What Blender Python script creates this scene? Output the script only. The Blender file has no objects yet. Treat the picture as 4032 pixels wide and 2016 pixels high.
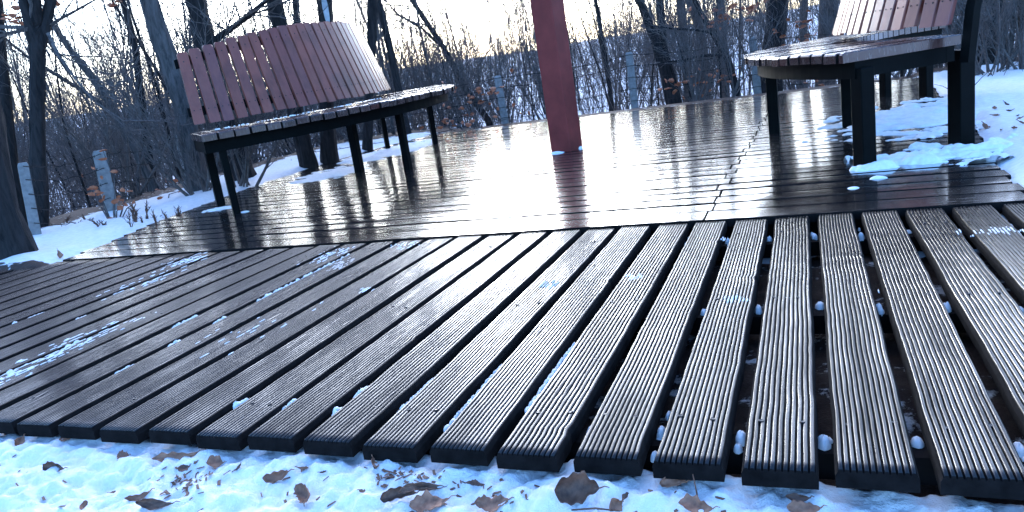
import bpy, math, random
import numpy as np
from mathutils import Vector, noise

# ------------------------------------------------------------------ camera
S = 0.59253                                    # height of the lens above the platform boards, metres
CR = np.array([0.92909645, 0.34169279, -0.1415126])
CU = np.array([0.04612021, 0.27260277, 0.96102063])
CF = np.array([-0.36695055, 0.89940745, -0.23751532])
FPX = 2997.7                                   # focal length in pixels of the 4032 wide photograph
C0 = np.array([0.0, 0.0, S])
scene = bpy.context.scene
COL = scene.collection
cam_data = bpy.data.cameras.new("camera")
cam = bpy.data.objects.new("camera", cam_data)
COL.objects.link(cam)
from mathutils import Matrix
cam.matrix_world = Matrix(((CR[0], CU[0], -CF[0], 0), (CR[1], CU[1], -CF[1], 0), (CR[2], CU[2], -CF[2], S), (0, 0, 0, 1)))
cam_data.sensor_width = 36.0
cam_data.lens = FPX / 4032 * 36.0
cam_data.clip_start = 0.02
cam_data.clip_end = 800
scene.camera = cam

# ------------------------------------------------------------------ sky, sun, exposure
SUN_EL, SUN_AZ = math.radians(14.0), math.radians(-25.0)      # azimuth from +Y towards +X
world = bpy.data.worlds.new("World")
scene.world = world
world.use_nodes = True
wn = world.node_tree
sky = wn.nodes.new("ShaderNodeTexSky")
sky.sky_type = 'NISHITA'
sky.sun_disc = False
sky.sun_elevation = SUN_EL
sky.sun_rotation = SUN_AZ
sky.altitude = 100
sky.air_density = 1.0
sky.dust_density = 3.0
sky.ozone_density = 6.2
bg = wn.nodes["Background"]
bg.inputs[1].default_value = 0.15
wn.links.new(sky.outputs[0], bg.inputs[0])
sun_data = bpy.data.lights.new("sun", 'SUN')
sun_data.energy = 0.5
sun_data.angle = math.radians(100)
sun_data.color = (1.0, 0.86, 0.74)
sun = bpy.data.objects.new("sun", sun_data)
COL.objects.link(sun)
sd = Vector((math.sin(SUN_AZ) * math.cos(SUN_EL), math.cos(SUN_AZ) * math.cos(SUN_EL), math.sin(SUN_EL)))
sun.rotation_euler = sd.to_track_quat('Z', 'Y').to_euler()
sun.location = sd * 60
scene.view_settings.view_transform = 'Standard'
scene.view_settings.look = 'None'
scene.view_settings.exposure = 3.15
scene.view_settings.gamma = 1.0
scene.render.engine = 'CYCLES'
scene.cycles.max_bounces = 6
scene.cycles.diffuse_bounces = 3
scene.cycles.glossy_bounces = 3
scene.cycles.use_denoising = True
scene.cycles.sample_clamp_indirect = 6.0

# ------------------------------------------------------------------ helpers
def ray(px, py):
    return CF * FPX + CR * (px - 2016) - CU * (py - 1008)
def onz(px, py, z=0.0):
    d = ray(px, py)
    return C0 + d * ((z - S) / d[2])
def atr(px, py, rho):                          # point on a sight line at a horizontal distance
    d = ray(px, py)
    return C0 + d * (rho / math.hypot(d[0], d[1]))

def smooth(a, b, x):
    t = min(1.0, max(0.0, (x - a) / (b - a)))
    return t * t * (3 - 2 * t)
def nz(x, y, z=0.0):
    return noise.noise(Vector((x, y, z)))

class MB:
    def __init__(self):
        self.mi, self.cm = [], 0
        self.v, self.f, self.t = [], [], []    # t: one tint number per face
    def face(self, idx, tint=0.5):
        self.f.append(idx); self.t.append(tint); self.mi.append(self.cm)
    def hexa(self, p, tint=0.5):               # 8 points: bottom loop then top loop
        b = len(self.v); self.v.extend([tuple(q) for q in p])
        for q in ((3, 2, 1, 0), (4, 5, 6, 7), (0, 1, 5, 4), (1, 2, 6, 5), (2, 3, 7, 6), (3, 0, 4, 7)):
            self.face([b + i for i in q], tint)
    def box(self, c, s, rz=0.0, tint=0.5):
        cx, cy, cz = c; hx, hy, hz = s[0] / 2, s[1] / 2, s[2] / 2
        ca, sa = math.cos(rz), math.sin(rz)
        P = []
        for z in (-hz, hz):
            for x, y in ((-hx, -hy), (hx, -hy), (hx, hy), (-hx, hy)):
                P.append((cx + x * ca - y * sa, cy + x * sa + y * ca, cz + z))
        self.hexa(P, tint)
    def loft(self, loops, cap=True, tint=0.5):  # list of equal closed loops
        n = len(loops[0]); b = len(self.v)
        for L in loops: self.v.extend([tuple(q) for q in L])
        for k in range(len(loops) - 1):
            for i in range(n):
                j = (i + 1) % n
                self.face([b + k * n + i, b + k * n + j, b + (k + 1) * n + j, b + (k + 1) * n + i], tint)
        if cap:
            self.face([b + i for i in range(n)][::-1], tint)
            self.face([b + (len(loops) - 1) * n + i for i in range(n)], tint)
    def tube(self, pts, rad, n=5, rough=0.0, rng=random, tint=0.5, cap=True):
        loops = []
        up = Vector((0.31, 0.17, 0.93)).normalized()
        m = len(pts)
        for k in range(m):
            p = Vector(pts[k])
            d = (Vector(pts[min(k + 1, m - 1)]) - Vector(pts[max(k - 1, 0)]))
            if d.length < 1e-9: d = Vector((0, 0, 1))
            d.normalize()
            a = d.cross(up)
            if a.length < 1e-3: a = d.cross(Vector((1, 0, 0)))
            a.normalize(); b = d.cross(a)
            L = []
            for i in range(n):
                th = 2 * math.pi * i / n
                r = rad[k] * (1 + (rng.uniform(-rough, rough) if rough else 0))
                L.append(p + a * (r * math.cos(th)) + b * (r * math.sin(th)))
            loops.append(L)
        self.loft(loops, cap, tint)
    def mesh(self, name, mat, smooth_=False):
        me = bpy.data.meshes.new(name)
        me.from_pydata(self.v, [], self.f)
        if len(self.t) == len(me.polygons):
            at_ = me.attributes.new("tint", 'FLOAT', 'FACE')
            at_.data.foreach_set("value", self.t)
        if smooth_: me.polygons.foreach_set("use_smooth", [True] * len(me.polygons))
        for m_ in (mat if isinstance(mat, (list, tuple)) else [mat] if mat else []): me.materials.append(m_)
        if any(self.mi): me.polygons.foreach_set('material_index', self.mi)
        me.update()
        return me
    def build(self, name, mat, parent=None, smooth_=False, bevel=0.0):
        o = bpy.data.objects.new(name, self.mesh(name, mat, smooth_))
        COL.objects.link(o)
        if parent: o.parent = parent
        if bevel:
            m = o.modifiers.new("bevel", 'BEVEL'); m.width = bevel; m.segments = 2; m.limit_method = 'ANGLE'
        return o

def tag(o, label=None, cat=None, group=None, kind=None):
    if label: o["label"] = label
    if cat: o["category"] = cat
    if group: o["group"] = group
    if kind: o["kind"] = kind
    return o
def empty(name, loc, label, cat, group=None, rz=0.0):
    o = bpy.data.objects.new(name, None)
    COL.objects.link(o)
    o.location = loc; o.rotation_euler = (0, 0, rz); o.empty_display_size = 0.1
    return tag(o, label, cat, group)
def copy_tree(o, parent=None):
    c = o.copy(); COL.objects.link(c)
    if parent: c.parent = parent
    for ch in list(o.children): copy_tree(ch, c)
    return c

# ------------------------------------------------------------------ materials
class NT:
    def __init__(self, name):
        self.m = bpy.data.materials.new(name); self.m.use_nodes = True
        self.n = self.m.node_tree.nodes; self.l = self.m.node_tree.links
        self.b = self.n["Principled BSDF"]
        self.out = self.n["Material Output"]
    def add(self, t, **kw):
        x = self.n.new(t)
        for k, v in kw.items(): setattr(x, k, v)
        return x
    def link(self, a, b): self.l.new(a, b)
    def coord(self, kind="Object", scale=(1, 1, 1)):
        tc = self.add("ShaderNodeTexCoord"); mp = self.add("ShaderNodeMapping")
        mp.inputs["Scale"].default_value = scale
        self.link(tc.outputs[kind], mp.inputs["Vector"])
        return mp.outputs["Vector"]
    def world(self, scale=(1, 1, 1)):
        g = self.add("ShaderNodeNewGeometry"); mp = self.add("ShaderNodeMapping")
        mp.inputs["Scale"].default_value = scale
        self.link(g.outputs["Position"], mp.inputs["Vector"])
        return mp.outputs["Vector"]
    def noise(self, vec, scale, detail=4, rough=0.55, dist=0.0):
        t = self.add("ShaderNodeTexNoise")
        t.inputs["Scale"].default_value = scale; t.inputs["Detail"].default_value = detail
        t.inputs["Roughness"].default_value = rough; t.inputs["Distortion"].default_value = dist
        self.link(vec, t.inputs["Vector"]); return t.outputs["Fac"]
    def ramp(self, fac, stops):
        r = self.add("ShaderNodeValToRGB"); e = r.color_ramp.elements
        while len(e) < len(stops): e.new(0.5)
        for k, (p, c) in enumerate(stops):
            e[k].position = p; e[k].color = (*c, 1) if len(c) == 3 else c
        self.link(fac, r.inputs["Fac"]); return r.outputs["Color"]
    def rng(self, fac, a, b, c, d):
        r = self.add("ShaderNodeMapRange")
        for i, v in enumerate((a, b, c, d)): r.inputs[i + 1].default_value = v
        self.link(fac, r.inputs[0]); return r.outputs[0]
    def mix(self, fac, a, b, mode='MIX'):
        x = self.add("ShaderNodeMix", data_type='RGBA', blend_type=mode)
        for s, v in ((x.inputs["Factor"], fac), (x.inputs["A"], a), (x.inputs["B"], b)):
            if hasattr(v, "node"): self.link(v, s)
            elif isinstance(v, (int, float)): s.default_value = v
            else: s.default_value = (*v, 1)
        return x.outputs["Result"]
    def math(self, op, a, b=None):
        x = self.add("ShaderNodeMath", operation=op)
        for s, v in ((x.inputs[0], a), (x.inputs[1], b)):
            if v is None: continue
            if hasattr(v, "node"): self.link(v, s)
            else: s.default_value = v
        return x.outputs[0]
    def attr(self, name="tint"):
        a = self.add("ShaderNodeAttribute"); a.attribute_name = name; return a.outputs["Fac"]
    def objrand(self):
        return self.add("ShaderNodeObjectInfo").outputs["Random"]
    def bump(self, h, strength, dist=0.002):
        b = self.add("ShaderNodeBump"); b.inputs["Strength"].default_value = strength
        b.inputs["Distance"].default_value = dist
        self.link(h, b.inputs["Height"]); self.link(b.outputs["Normal"], self.b.inputs["Normal"])
        return b.outputs["Normal"]
    def set(self, **kw):
        for k, v in kw.items():
            s = self.b.inputs[k.replace("_", " ")]
            if hasattr(v, "node"): self.link(v, s)
            elif isinstance(v, tuple) and len(v) == 3: s.default_value = (*v, 1)
            else: s.default_value = v
        return self.m

def mat_ridged():
    t = NT("wet ridged timber")
    g = t.noise(t.world((60, 3.0, 60)), 1.0, 6, 0.6, 0.4)
    big = t.noise(t.world((2.2, 1.1, 2)), 1.0, 3)
    fine = t.noise(t.world((260, 22, 120)), 1.0, 4, 0.65)
    c = t.ramp(g, [(0.3, (0.006, 0.006, 0.0063)), (0.55, (0.016, 0.0150, 0.0155)), (0.75, (0.036, 0.031, 0.031))])
    c = t.mix(t.rng(t.objrand(), 0, 1, 0.0, 0.5), c, (0.012, 0.011, 0.012))
    r = t.math('ADD', t.rng(big, 0.38, 0.62, 0.17, 0.38), t.rng(fine, 0.3, 0.7, -0.06, 0.16))
    h = t.math('ADD', t.math('MULTIPLY', g, 1.0), t.math('MULTIPLY', fine, 0.4))
    t.bump(h, 0.30, 0.0012)
    gr = t.attr("groove")                       # grooves are set darker and matt, the worn crests are wet and glossy
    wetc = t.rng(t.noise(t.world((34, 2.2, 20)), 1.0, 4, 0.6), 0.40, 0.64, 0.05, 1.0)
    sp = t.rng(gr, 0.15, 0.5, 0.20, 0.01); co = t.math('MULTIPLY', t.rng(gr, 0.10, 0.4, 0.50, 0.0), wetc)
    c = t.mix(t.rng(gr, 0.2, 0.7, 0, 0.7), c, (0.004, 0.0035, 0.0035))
    return t.set(Base_Color=c, Roughness=r, Specular_IOR_Level=sp, Coat_Weight=co, Coat_Roughness=0.10)

def mat_deck():
    t = NT("wet smooth decking")
    st = t.noise(t.world((5.0, 90, 5)), 1.0, 5, 0.6, 0.3)
    st2 = t.noise(t.world((2.4, 34, 4)), 1.0, 5, 0.6, 1.2)
    wet = t.noise(t.world((1.1, 3.0, 1)), 1.0, 4, 0.6)
    c = t.ramp(st2, [(0.3, (0.007, 0.0055, 0.0055)), (0.6, (0.018, 0.014, 0.0135)), (0.8, (0.030, 0.024, 0.022))])
    c = t.mix(t.rng(t.attr(), 0, 1, 0, 0.5), c, (0.018, 0.015, 0.0145))
    r = t.math('ADD', t.rng(wet, 0.38, 0.66, 0.11, 0.20), t.rng(st, 0.45, 0.75, 0.0, 0.14))
    t.bump(t.math('ADD', st, t.math('MULTIPLY', st2, 1.4)), 0.22, 0.0016)
    return t.set(Base_Color=c, Roughness=r, Specular_IOR_Level=0.6, Coat_Weight=1.0, Coat_Roughness=0.10, Coat_IOR=2.0)

def mat_slat():
    t = NT("stained reddish slat wood")
    v = t.coord("Object", (14, 14, 3.0))
    g = t.noise(v, 2.0, 5, 0.6, 0.6); big = t.noise(t.coord("Object", (5, 5, 4)), 1.3, 4)
    a = t.attr()
    c = t.ramp(a, [(0.0, (0.125, 0.028, 0.019)), (0.5, (0.250, 0.062, 0.038)), (1.0, (0.160, 0.046, 0.040))])
    c = t.mix(t.rng(big, 0.45, 0.72, 0.0, 0.75), c, (0.062, 0.020, 0.016))
    c = t.mix(t.rng(g, 0.35, 0.7, 0.0, 0.35), c, (0.30, 0.10, 0.065))
    t.bump(g, 0.25, 0.002)
    return t.set(Base_Color=c, Roughness=t.rng(g, 0.3, 0.7, 0.30, 0.44), Specular_IOR_Level=0.36)

def mat_seat():
    t = NT("wet stained seat boards")
    g = t.noise(t.coord("Object", (18, 18, 6)), 2.0, 5, 0.6, 0.4)
    c = t.ramp(t.attr(), [(0.0, (0.022, 0.009, 0.008)), (1.0, (0.050, 0.019, 0.015))])
    c = t.mix(t.rng(g, 0.4, 0.7, 0, 0.4), c, (0.10, 0.06, 0.05))
    t.bump(g, 0.08, 0.0012)
    return t.set(Base_Color=c, Roughness=t.rng(g, 0.3, 0.7, 0.16, 0.32), Specular_IOR_Level=0.4, Coat_Weight=0.5, Coat_Roughness=0.12, Coat_IOR=1.7)

def mat_simple(name, col, rough, spec=0.5, nscale=8.0, var=0.35, bump=0.2, metallic=0.0, bdist=0.002):
    t = NT(name)
    n = t.noise(t.coord("Object"), nscale, 5, 0.6)
    c = t.mix(t.rng(n, 0.3, 0.7, 0, 1), tuple(x * (1 - var) for x in col), tuple(min(1, x * (1 + var)) for x in col))
    t.bump(n, bump, bdist)
    return t.set(Base_Color=c, Roughness=rough, Specular_IOR_Level=spec, Metallic=metallic)

def mat_snow():
    t = NT("snow")
    v = t.world()
    a = t.noise(v, 38, 6, 0.65); b = t.noise(v, 9, 4, 0.6)
    c = t.mix(t.rng(a, 0.3, 0.7, 0, 1), (0.68, 0.68, 0.685), (0.85, 0.84, 0.835))
    t.bump(t.math('ADD', a, b), 0.35, 0.012)
    return t.set(Base_Color=c, Roughness=0.65, Specular_IOR_Level=0.25)

def mat_ground():
    t = NT("snow ground with leaf litter and painted shade")
    v = t.world()
    a = t.noise(v, 34, 6, 0.65); b = t.noise(v, 7, 4, 0.6); l = t.noise(v, 11, 6, 0.7)
    sn = t.mix(t.rng(a, 0.3, 0.7, 0, 1), (0.68, 0.68, 0.685), (0.85, 0.84, 0.835))
    li = t.ramp(l, [(0.3, (0.018, 0.012, 0.010)), (0.6, (0.06, 0.034, 0.026)), (0.8, (0.11, 0.06, 0.045))])
    k = t.math('SUBTRACT', t.math('ADD', t.attr("litter"), l), 1.0)  # mask of forest litter, also of painted shade under the walkway
    f = t.rng(k, -0.02, 0.05, 0, 1)
    c = t.mix(f, sn, li)
    cr = t.noise(v, 160, 4, 0.7)
    t.bump(t.math('ADD', t.math('ADD', a, b), t.math('MULTIPLY', cr, 0.5)), 0.6, 0.014)
    return t.set(Base_Color=c, Roughness=0.7, Specular_IOR_Level=0.2)

def mat_bark(name, dark, light, sc=1.0):
    t = NT(name)
    n = t.noise(t.coord("Object", (22 * sc, 22 * sc, 4 * sc)), 1.6, 6, 0.65, 0.5)
    c = t.ramp(n, [(0.32, dark), (0.62, light)])
    t.bump(n, 0.9, 0.012)
    return t.set(Base_Color=c, Roughness=0.85, Specular_IOR_Level=0.25)

def mat_leaf(name, a, b):
    t = NT(name)
    n = t.noise(t.coord("Object"), 45, 5, 0.6)
    c = t.mix(t.rng(n, 0.35, 0.65, 0, 1), a, b)
    t.bump(n, 0.4, 0.001)
    return t.set(Base_Color=c, Roughness=0.55, Specular_IOR_Level=0.35)

M_RIDGE, M_DECK, M_SLAT, M_SEAT = mat_ridged(), mat_deck(), mat_slat(), mat_seat()
M_METAL = mat_simple("dark green painted steel", (0.0016, 0.0024, 0.0025), 0.5, 0.05, 14, 0.35, 0.12)
M_POLE = mat_simple("oxblood painted post", (0.195, 0.033, 0.027), 0.55, 0.2, 5, 0.28, 0.12)
M_SNOW, M_GROUND = mat_snow(), mat_ground()
M_BARK = mat_bark("dark bark", (0.006, 0.005, 0.005), (0.028, 0.023, 0.022))
M_BARKG = mat_bark("grey bark", (0.028, 0.026, 0.026), (0.12, 0.105, 0.10))
M_TWIG = mat_bark("twig bark", (0.050, 0.042, 0.040), (0.15, 0.125, 0.115), 2.0)
M_CONC = mat_simple("pale concrete", (0.215, 0.20, 0.19), 0.85, 0.2, 30, 0.25, 0.3)
M_WIRE = mat_simple("rusty wire", (0.020, 0.014, 0.013), 0.7, 0.3, 40, 0.3, 0.1)
M_SCREW = mat_simple("blackened screw steel", (0.020, 0.020, 0.022), 0.35, 0.5, 60, 0.4, 0.1, 0.6)
M_SAWN_SHADE = mat_simple('shade-darkened sawn sides', (0.0075, 0.0065, 0.0065), 0.9, 0.08, 40, 0.5, 0.5)  # colour darkened to paint the shade on timber sides, ends and eased edges
M_JOIST = mat_simple("shaded joist timber", (0.008, 0.006, 0.006), 0.9, 0.1, 20, 0.4, 0.3)
M_LEAFB = mat_leaf("dry brown leaf", (0.14, 0.058, 0.034), (0.36, 0.17, 0.10))
M_LEAFD = mat_leaf("dark wet leaf", (0.055, 0.026, 0.018), (0.17, 0.082, 0.052))
M_LEAFO = mat_leaf("orange dead leaf", (0.30, 0.085, 0.035), (0.46, 0.15, 0.07))
M_SCAR = mat_simple("bare pale wood", (0.42, 0.44, 0.46), 0.8, 0.2, 20, 0.3, 0.3)

# ------------------------------------------------------------------ ground
DECK_L = [(2.58, -3.39), (3.6, -3.72), (4.8, -3.97), (6.4, -4.10), (7.78, -3.95)]
DECK_R = [(2.58, 0.61), (3.25, 0.66), (4.1, 0.75), (5.9, 0.86), (7.3, 0.95), (7.78, 0.98)]
Y0, Y1 = 2.596, 7.775
def interp(tab, y):
    if y <= tab[0][0]: return tab[0][1]
    for (a, b), (c, d) in zip(tab, tab[1:]):
        if y <= c: return b + (d - b) * (y - a) / (c - a)
    return tab[-1][1]

def ground_z(x, y):
    # plateau that carries the platform; beyond it the ground drops, then a low hill rises
    dl = max(0.0, -4.75 - 0.10 * max(0, y - 3.5) - x)
    db = max(0.0, y - 8.1)
    dr = max(0.0, x - 2.6) if y > 4.5 else 0.0
    d = math.hypot(max(dl, dr * 0.4), db)
    z = -0.05
    if y > 1.15: z = -0.03
    z -= 0.85 * smooth(0.2, 5.0, d)
    z += 0.085 * max(0.0, min(d, 34.0) - 7.0) - 0.05 * max(0.0, d - 36.0)
    z += 0.20 * nz(x * 0.16, y * 0.16, 3.1) * smooth(0.5, 6, d)
    # under the boards
    inside = smooth(0.0, 0.12, x - interp(DECK_L, max(y, 2.6)) - 0.06) * smooth(0, 0.12, interp(DECK_R, max(y, 2.6)) - 0.05 - x)
    if y > 2.45 and y < 7.8: z = z * (1 - inside) + (-0.16) * inside
    elif 1.08 < y <= 2.45:
        z = -0.105 + 0.025 * nz(x * 5, y * 5) + 0.012 * nz(x * 16, y * 16)
        if x < -3.2: z = z * 0 - 0.10
    # snow banks lapping the sides of the platform
    if y > 2.35 and d < 0.4:
        if x < -3.2:
            e = interp(DECK_L, max(y, 2.6)) - x
            z += smooth(-0.05, 0.10, e) * (0.045 + 0.03 * nz(x * 2.3, y * 2.3, 5.0) + 0.014 * nz(x * 7, y * 7, 5.0) + 0.006 * nz(x * 19, y * 19, 5.0)) 
        if x > 0.5:
            e = x - interp(DECK_R, max(y, 2.6))
            z += smooth(-0.05, 0.12, e) * (0.050 + 0.035 * nz(x * 2.0, y * 2.0, 8.0) + 0.014 * nz(x * 7, y * 7, 8.0) + 0.008 * nz(x * 19, y * 19, 8.0))
    # foreground texture of trodden snow
    if y < 1.2:
        k = 1 - smooth(1.0, 1.2, y)
        lump = 0.016 * nz(x * 6, y * 6, 1.0) + 0.016 * nz(x * 15, y * 15, 2.0) + 0.011 * nz(x * 33, y * 33, 3.0) + 0.007 * nz(x * 62, y * 62, 4.0) + 0.004 * nz(x * 125, y * 125, 5.0)
        pits = min(0.0, nz(x * 12 + 7, y * 12, 9.0) + 0.25) * 0.03
        z += (lump + pits) * max(k, 0.25)
        z += 0.018 * math.exp(-((y - 0.99) / 0.035) ** 2) * (0.5 + nz(x * 7, 2.0, 6.0)) - 0.030 * smooth(-0.35, 0.3, x)
        z -= 0.012 * smooth(-1.5, -0.9, -x) * 0
    return z

def axis(lo, hi, a, b, step, growth):
    c = list(np.arange(a, b, step)); out = []
    s = step; v = c[-1]
    while v < hi:
        s = min(s * growth, 3.0); v += s; out.append(v)
    left = []; s = step; v = c[0]
    while v > lo:
        s = min(s * growth, 3.0); v -= s; left.append(v)
    return left[::-1] + c + out
gx = axis(-110, 90, -2.0, 0.85, 0.0065, 1.045)
gy = axis(-4, 120, 0.70, 1.14, 0.0065, 1.03)
g = MB(); nxg, nyg = len(gx), len(gy)
litter_shade = []
for y in gy:
    for x in gx:
        g.v.append((x, y, ground_z(x, y)))
        dl = -4.55 - 0.12 * max(0, y - 3.5) - x; db = y - 7.85; dr = x - 1.5 - 0.0 * y if y > 4.6 else -1
        far = max(dl, db, min(dr, y - 5.6))
        litter_shade.append(max(0.66 * smooth(-0.1, 0.25, far) * (1 - 0.42 * smooth(1.0, 3.0, far)), 0.62 * (1.14 < y < 2.56 and -4 < x < 0.9)))  # last term paints shade below the walkway gaps in the litter colour
for j in range(nyg - 1):
    for i in range(nxg - 1):
        b = j * nxg + i
        g.face([b, b + 1, b + 1 + nxg, b + nxg])
go = g.build("ground", M_GROUND, None, True)
la = go.data.attributes.new("litter", 'FLOAT', 'POINT'); la.data.foreach_set("value", litter_shade)
tag(go, "snow covered ground with leaf litter under the trees", kind="structure")

# ------------------------------------------------------------------ ridged walkway in front
PITCH, PW, PX0, YF, YB = 0.1280, 0.105, -1.6460, 1.0162, 2.582
TOP = -0.004
rg = random.Random(4)
walk = empty("boardwalk", (-1.8, 1.8, -0.04), "walkway of dark wet ridged planks with open gaps, running across the snow in the foreground", "boardwalk")
def child(o, parent, world_loc=None):
    o.parent = parent
    o.matrix_parent_inverse = parent.matrix_basis.inverted() if parent.type == 'EMPTY' else Matrix.Identity(4)
    return o

def ridged_plank(idx):
    x0 = PX0 + idx * PITCH
    near = -6 <= idx <= 20
    nr = 12 if idx % 3 else 11
    prof = []                                   # cross section across the ridges
    per = 8 if near else 5
    m0 = 0.0030
    for k in range(nr):
        for i in range(per):
            u = (k + i / per) / nr
            ph = i / per
            h = -0.0042 * max(0.0, math.cos(2 * math.pi * ph)) ** 0.8 - 0.0005 * (0.5 - abs(ph - 0.5)) * 0
            prof.append((m0 + u * (PW - 2 * m0), h))
    prof.append((PW - m0, -0.0026))
    prof = [(0.0, -0.030), (0.0, -0.011)] + prof + [(PW, -0.011), (PW, -0.030)]
    ns = 70 if near else 24
    yf = YF + 0.0 + rg.uniform(-0.004, 0.004) - 0.0101 * x0
    yb = YB - 0.002
    seed = rg.uniform(0, 50)
    sk = rg.uniform(-0.003, 0.003); zt = rg.uniform(-0.0015, 0.0015); tl = rg.uniform(-0.012, 0.012)
    loops = []; grv = []
    knots = [(rg.uniform(0.2, 0.8) * PW, yf + rg.uniform(0.1, 1.4), rg.uniform(0.006, 0.012)) for _ in range(rg.choice((0, 1, 1, 2)))]
    for j in range(ns + 1):
        t = j / ns
        y = yf + (yb - yf) * t
        L = []
        el = 0.0022 * nz(seed, y * 4.0) + 0.0012 * nz(seed + 3, y * 17)
        er = 0.0022 * nz(seed + 9, y * 4.0) + 0.0012 * nz(seed + 5, y * 17)
        if rg.random() < 0.006: er -= 0.003
        for (px, ph) in prof:
            u = px / PW
            xx = px + el * (1 - u) + er * u + sk * (t - 0.5) * 2 + 0.0006 * nz(px * 60 + seed, y * 9)
            zz = ph
            if ph > -0.005:
                wear = 0.5 + 0.5 * nz(px * 22 + seed, y * 3.0, 2.2)
                zz = ph * (0.70 + 0.5 * wear) + 0.0006 * nz(px * 90, y * 45, seed)
                for kx, ky, kr in knots:
                    q = math.hypot((px - kx), (y - ky) * 0.55) / kr
                    if q < 2.2: zz += 0.0022 * math.cos(q * 2.9) * math.exp(-q * 0.8)
            zz += zt + tl * (px - PW / 2)
            if j == 0 and ph > -0.005: zz -= 0.0012
            L.append((x0 + xx, y, TOP + zz))
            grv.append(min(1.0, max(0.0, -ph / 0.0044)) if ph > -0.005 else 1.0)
        loops.append(L)
    mb = MB(); mb.loft(loops, True)
    o = mb.build("plank", (M_RIDGE, M_SAWN_SHADE), None, True)
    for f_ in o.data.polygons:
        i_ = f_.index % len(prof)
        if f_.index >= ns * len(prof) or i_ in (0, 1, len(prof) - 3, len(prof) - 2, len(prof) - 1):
            f_.material_index = 1; f_.use_smooth = False  # sides and ends take the painted shade so the gaps read black
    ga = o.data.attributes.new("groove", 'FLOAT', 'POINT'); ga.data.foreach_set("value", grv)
    o.parent = walk; o.matrix_parent_inverse = Matrix.Translation(-walk.location)
    return o
screw_mb = MB()
sl_ = []
for r_, z_ in ((0.0046, -0.004), (0.0046, 0.0006), (0.0036, 0.0012), (0.0026, 0.0007)):
    sl_.append([(r_ * math.cos(a * math.pi / 5), r_ * math.sin(a * math.pi / 5), z_) for a in range(10)])
screw_mb.loft(sl_)
screw_mesh = screw_mb.mesh("screw", M_SCREW, False)
WALK_IDX = list(range(-23, 20))
n_screw = 0
for idx in WALK_IDX:
    p = ridged_plank(idx)
    x0 = PX0 + idx * PITCH
    if -5 <= idx <= 18:
        for yy in (1.160, 1.768, 2.404):
            if yy > 2 and idx < -1: continue
            for u in (0.24, 0.76):
                s_ = bpy.data.objects.new("screw", screw_mesh)
                COL.objects.link(s_)
                s_.location = (x0 + PW * (u + rg.uniform(-0.06, 0.06)), yy + rg.uniform(-0.008, 0.008), TOP - 0.0004)
                s_.rotation_euler = (rg.uniform(-0.1, 0.1), rg.uniform(-0.1, 0.1), rg.uniform(0, 3))
                s_.parent = p; n_screw += 1
for yy in (1.155, 1.77, 2.42):
    mb = MB(); mb.box((-1.85, yy, -0.065), (5.3, 0.05, 0.044))
    o = mb.build("joist", M_JOIST, None)
    o.parent = walk; o.matrix_parent_inverse = Matrix.Translation(-walk.location)

# ------------------------------------------------------------------ smooth platform
plat = empty("platform", (-1.6, 5.1, -0.05), "smooth wet plank platform, glossy with reflected sky, under both curved benches", "platform")
rb = random.Random(11)
rows = []
y = Y0; k = 0
while y < Y1 - 0.05:
    w = 0.1175 + rb.uniform(-0.0015, 0.0015)
    if k == 0: w = 0.134
    gap = rb.choice((0.004, 0.006, 0.007, 0.009, 0.011))
    rows.append((y, y + w)); y += w + gap; k += 1
segs = []
for k, (ya, yb) in enumerate(rows):
    ym = (ya + yb) / 2
    j1 = -0.345 + 0.024 * (ym - 2.6) + rb.uniform(-0.012, 0.012) + (0.016 if k % 2 else -0.008)
    j2 = -2.50 + rb.uniform(-0.03, 0.03)
    xs = [interp(DECK_L, ym) + rb.uniform(-0.015, 0.015), j2, j1, interp(DECK_R, ym) + rb.uniform(-0.012, 0.012)]
    for a, b in zip(xs, xs[1:]): segs.append((ya, yb, a + 0.004, b - 0.004, k))
def board(mb, ya, yb, xa, xb, k):
    n = max(3, int((xb - xa) / 0.09)); loops = []
    tl = rb.uniform(-0.004, 0.004); z0 = rb.uniform(-0.0012, 0.0012); cup = rb.uniform(-0.0006, 0.0008); sd_ = rb.uniform(0, 90)
    w = yb - ya; e = 0.002 if k == 0 else rb.choice((0.004, 0.005, 0.007, 0.009)); d0 = len(mb.f)
    prof = [(0, -0.028), (0, -e), (e, 0), (w * 0.25, cup * .8), (w * 0.5, cup), (w * 0.75, cup * .8), (w - e, 0), (w, -e), (w, -0.028)]
    for i in range(n + 1):
        x = xa + (xb - xa) * i / n
        dz = 0.0007 * nz(x * 1.7, sd_); dt = 0.0022 * nz(x * 1.3, sd_ + 7)
        if k == 0 and False: pass
        L = [(x, ya + py + (0.0012 * nz(x * 3, sd_) if pz > -0.01 else 0), pz + z0 + dz + (tl + dt) * (py - w / 2)) for py, pz in prof]
        loops.append(L)
    mb.loft(loops, True, rb.random())
    for q in range(d0, len(mb.f)):
        if (q - d0) % 9 in (0, 1, 6, 7, 8) or q >= len(mb.f) - 2: mb.mi[q] = 1  # eased edges painted dark in place of their dark reflection
first = segs[:99]
for s_ in first:
    mb = MB(); board(mb, *s_)
    o = mb.build("board", (M_DECK, M_SAWN_SHADE), None)
    o.parent = plat; o.matrix_parent_inverse = Matrix.Translation(-plat.location)
mb = MB()
for s_ in segs[99:]: board(mb, *s_)
o = mb.build("board", (M_DECK, M_SAWN_SHADE), None); o["kind"] = "stuff"
o.parent = plat; o.matrix_parent_inverse = Matrix.Translation(-plat.location)
mb = MB()
for yy in (2.66, 3.6, 4.6, 5.6, 6.6, 7.6): mb.box((-1.5, yy, -0.062), (4.1 if yy < 3 else 4.6, 0.06, 0.064))
o = mb.build("under_frame", M_JOIST, None)
o.parent = plat; o.matrix_parent_inverse = Matrix.Translation(-plat.location)

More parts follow.
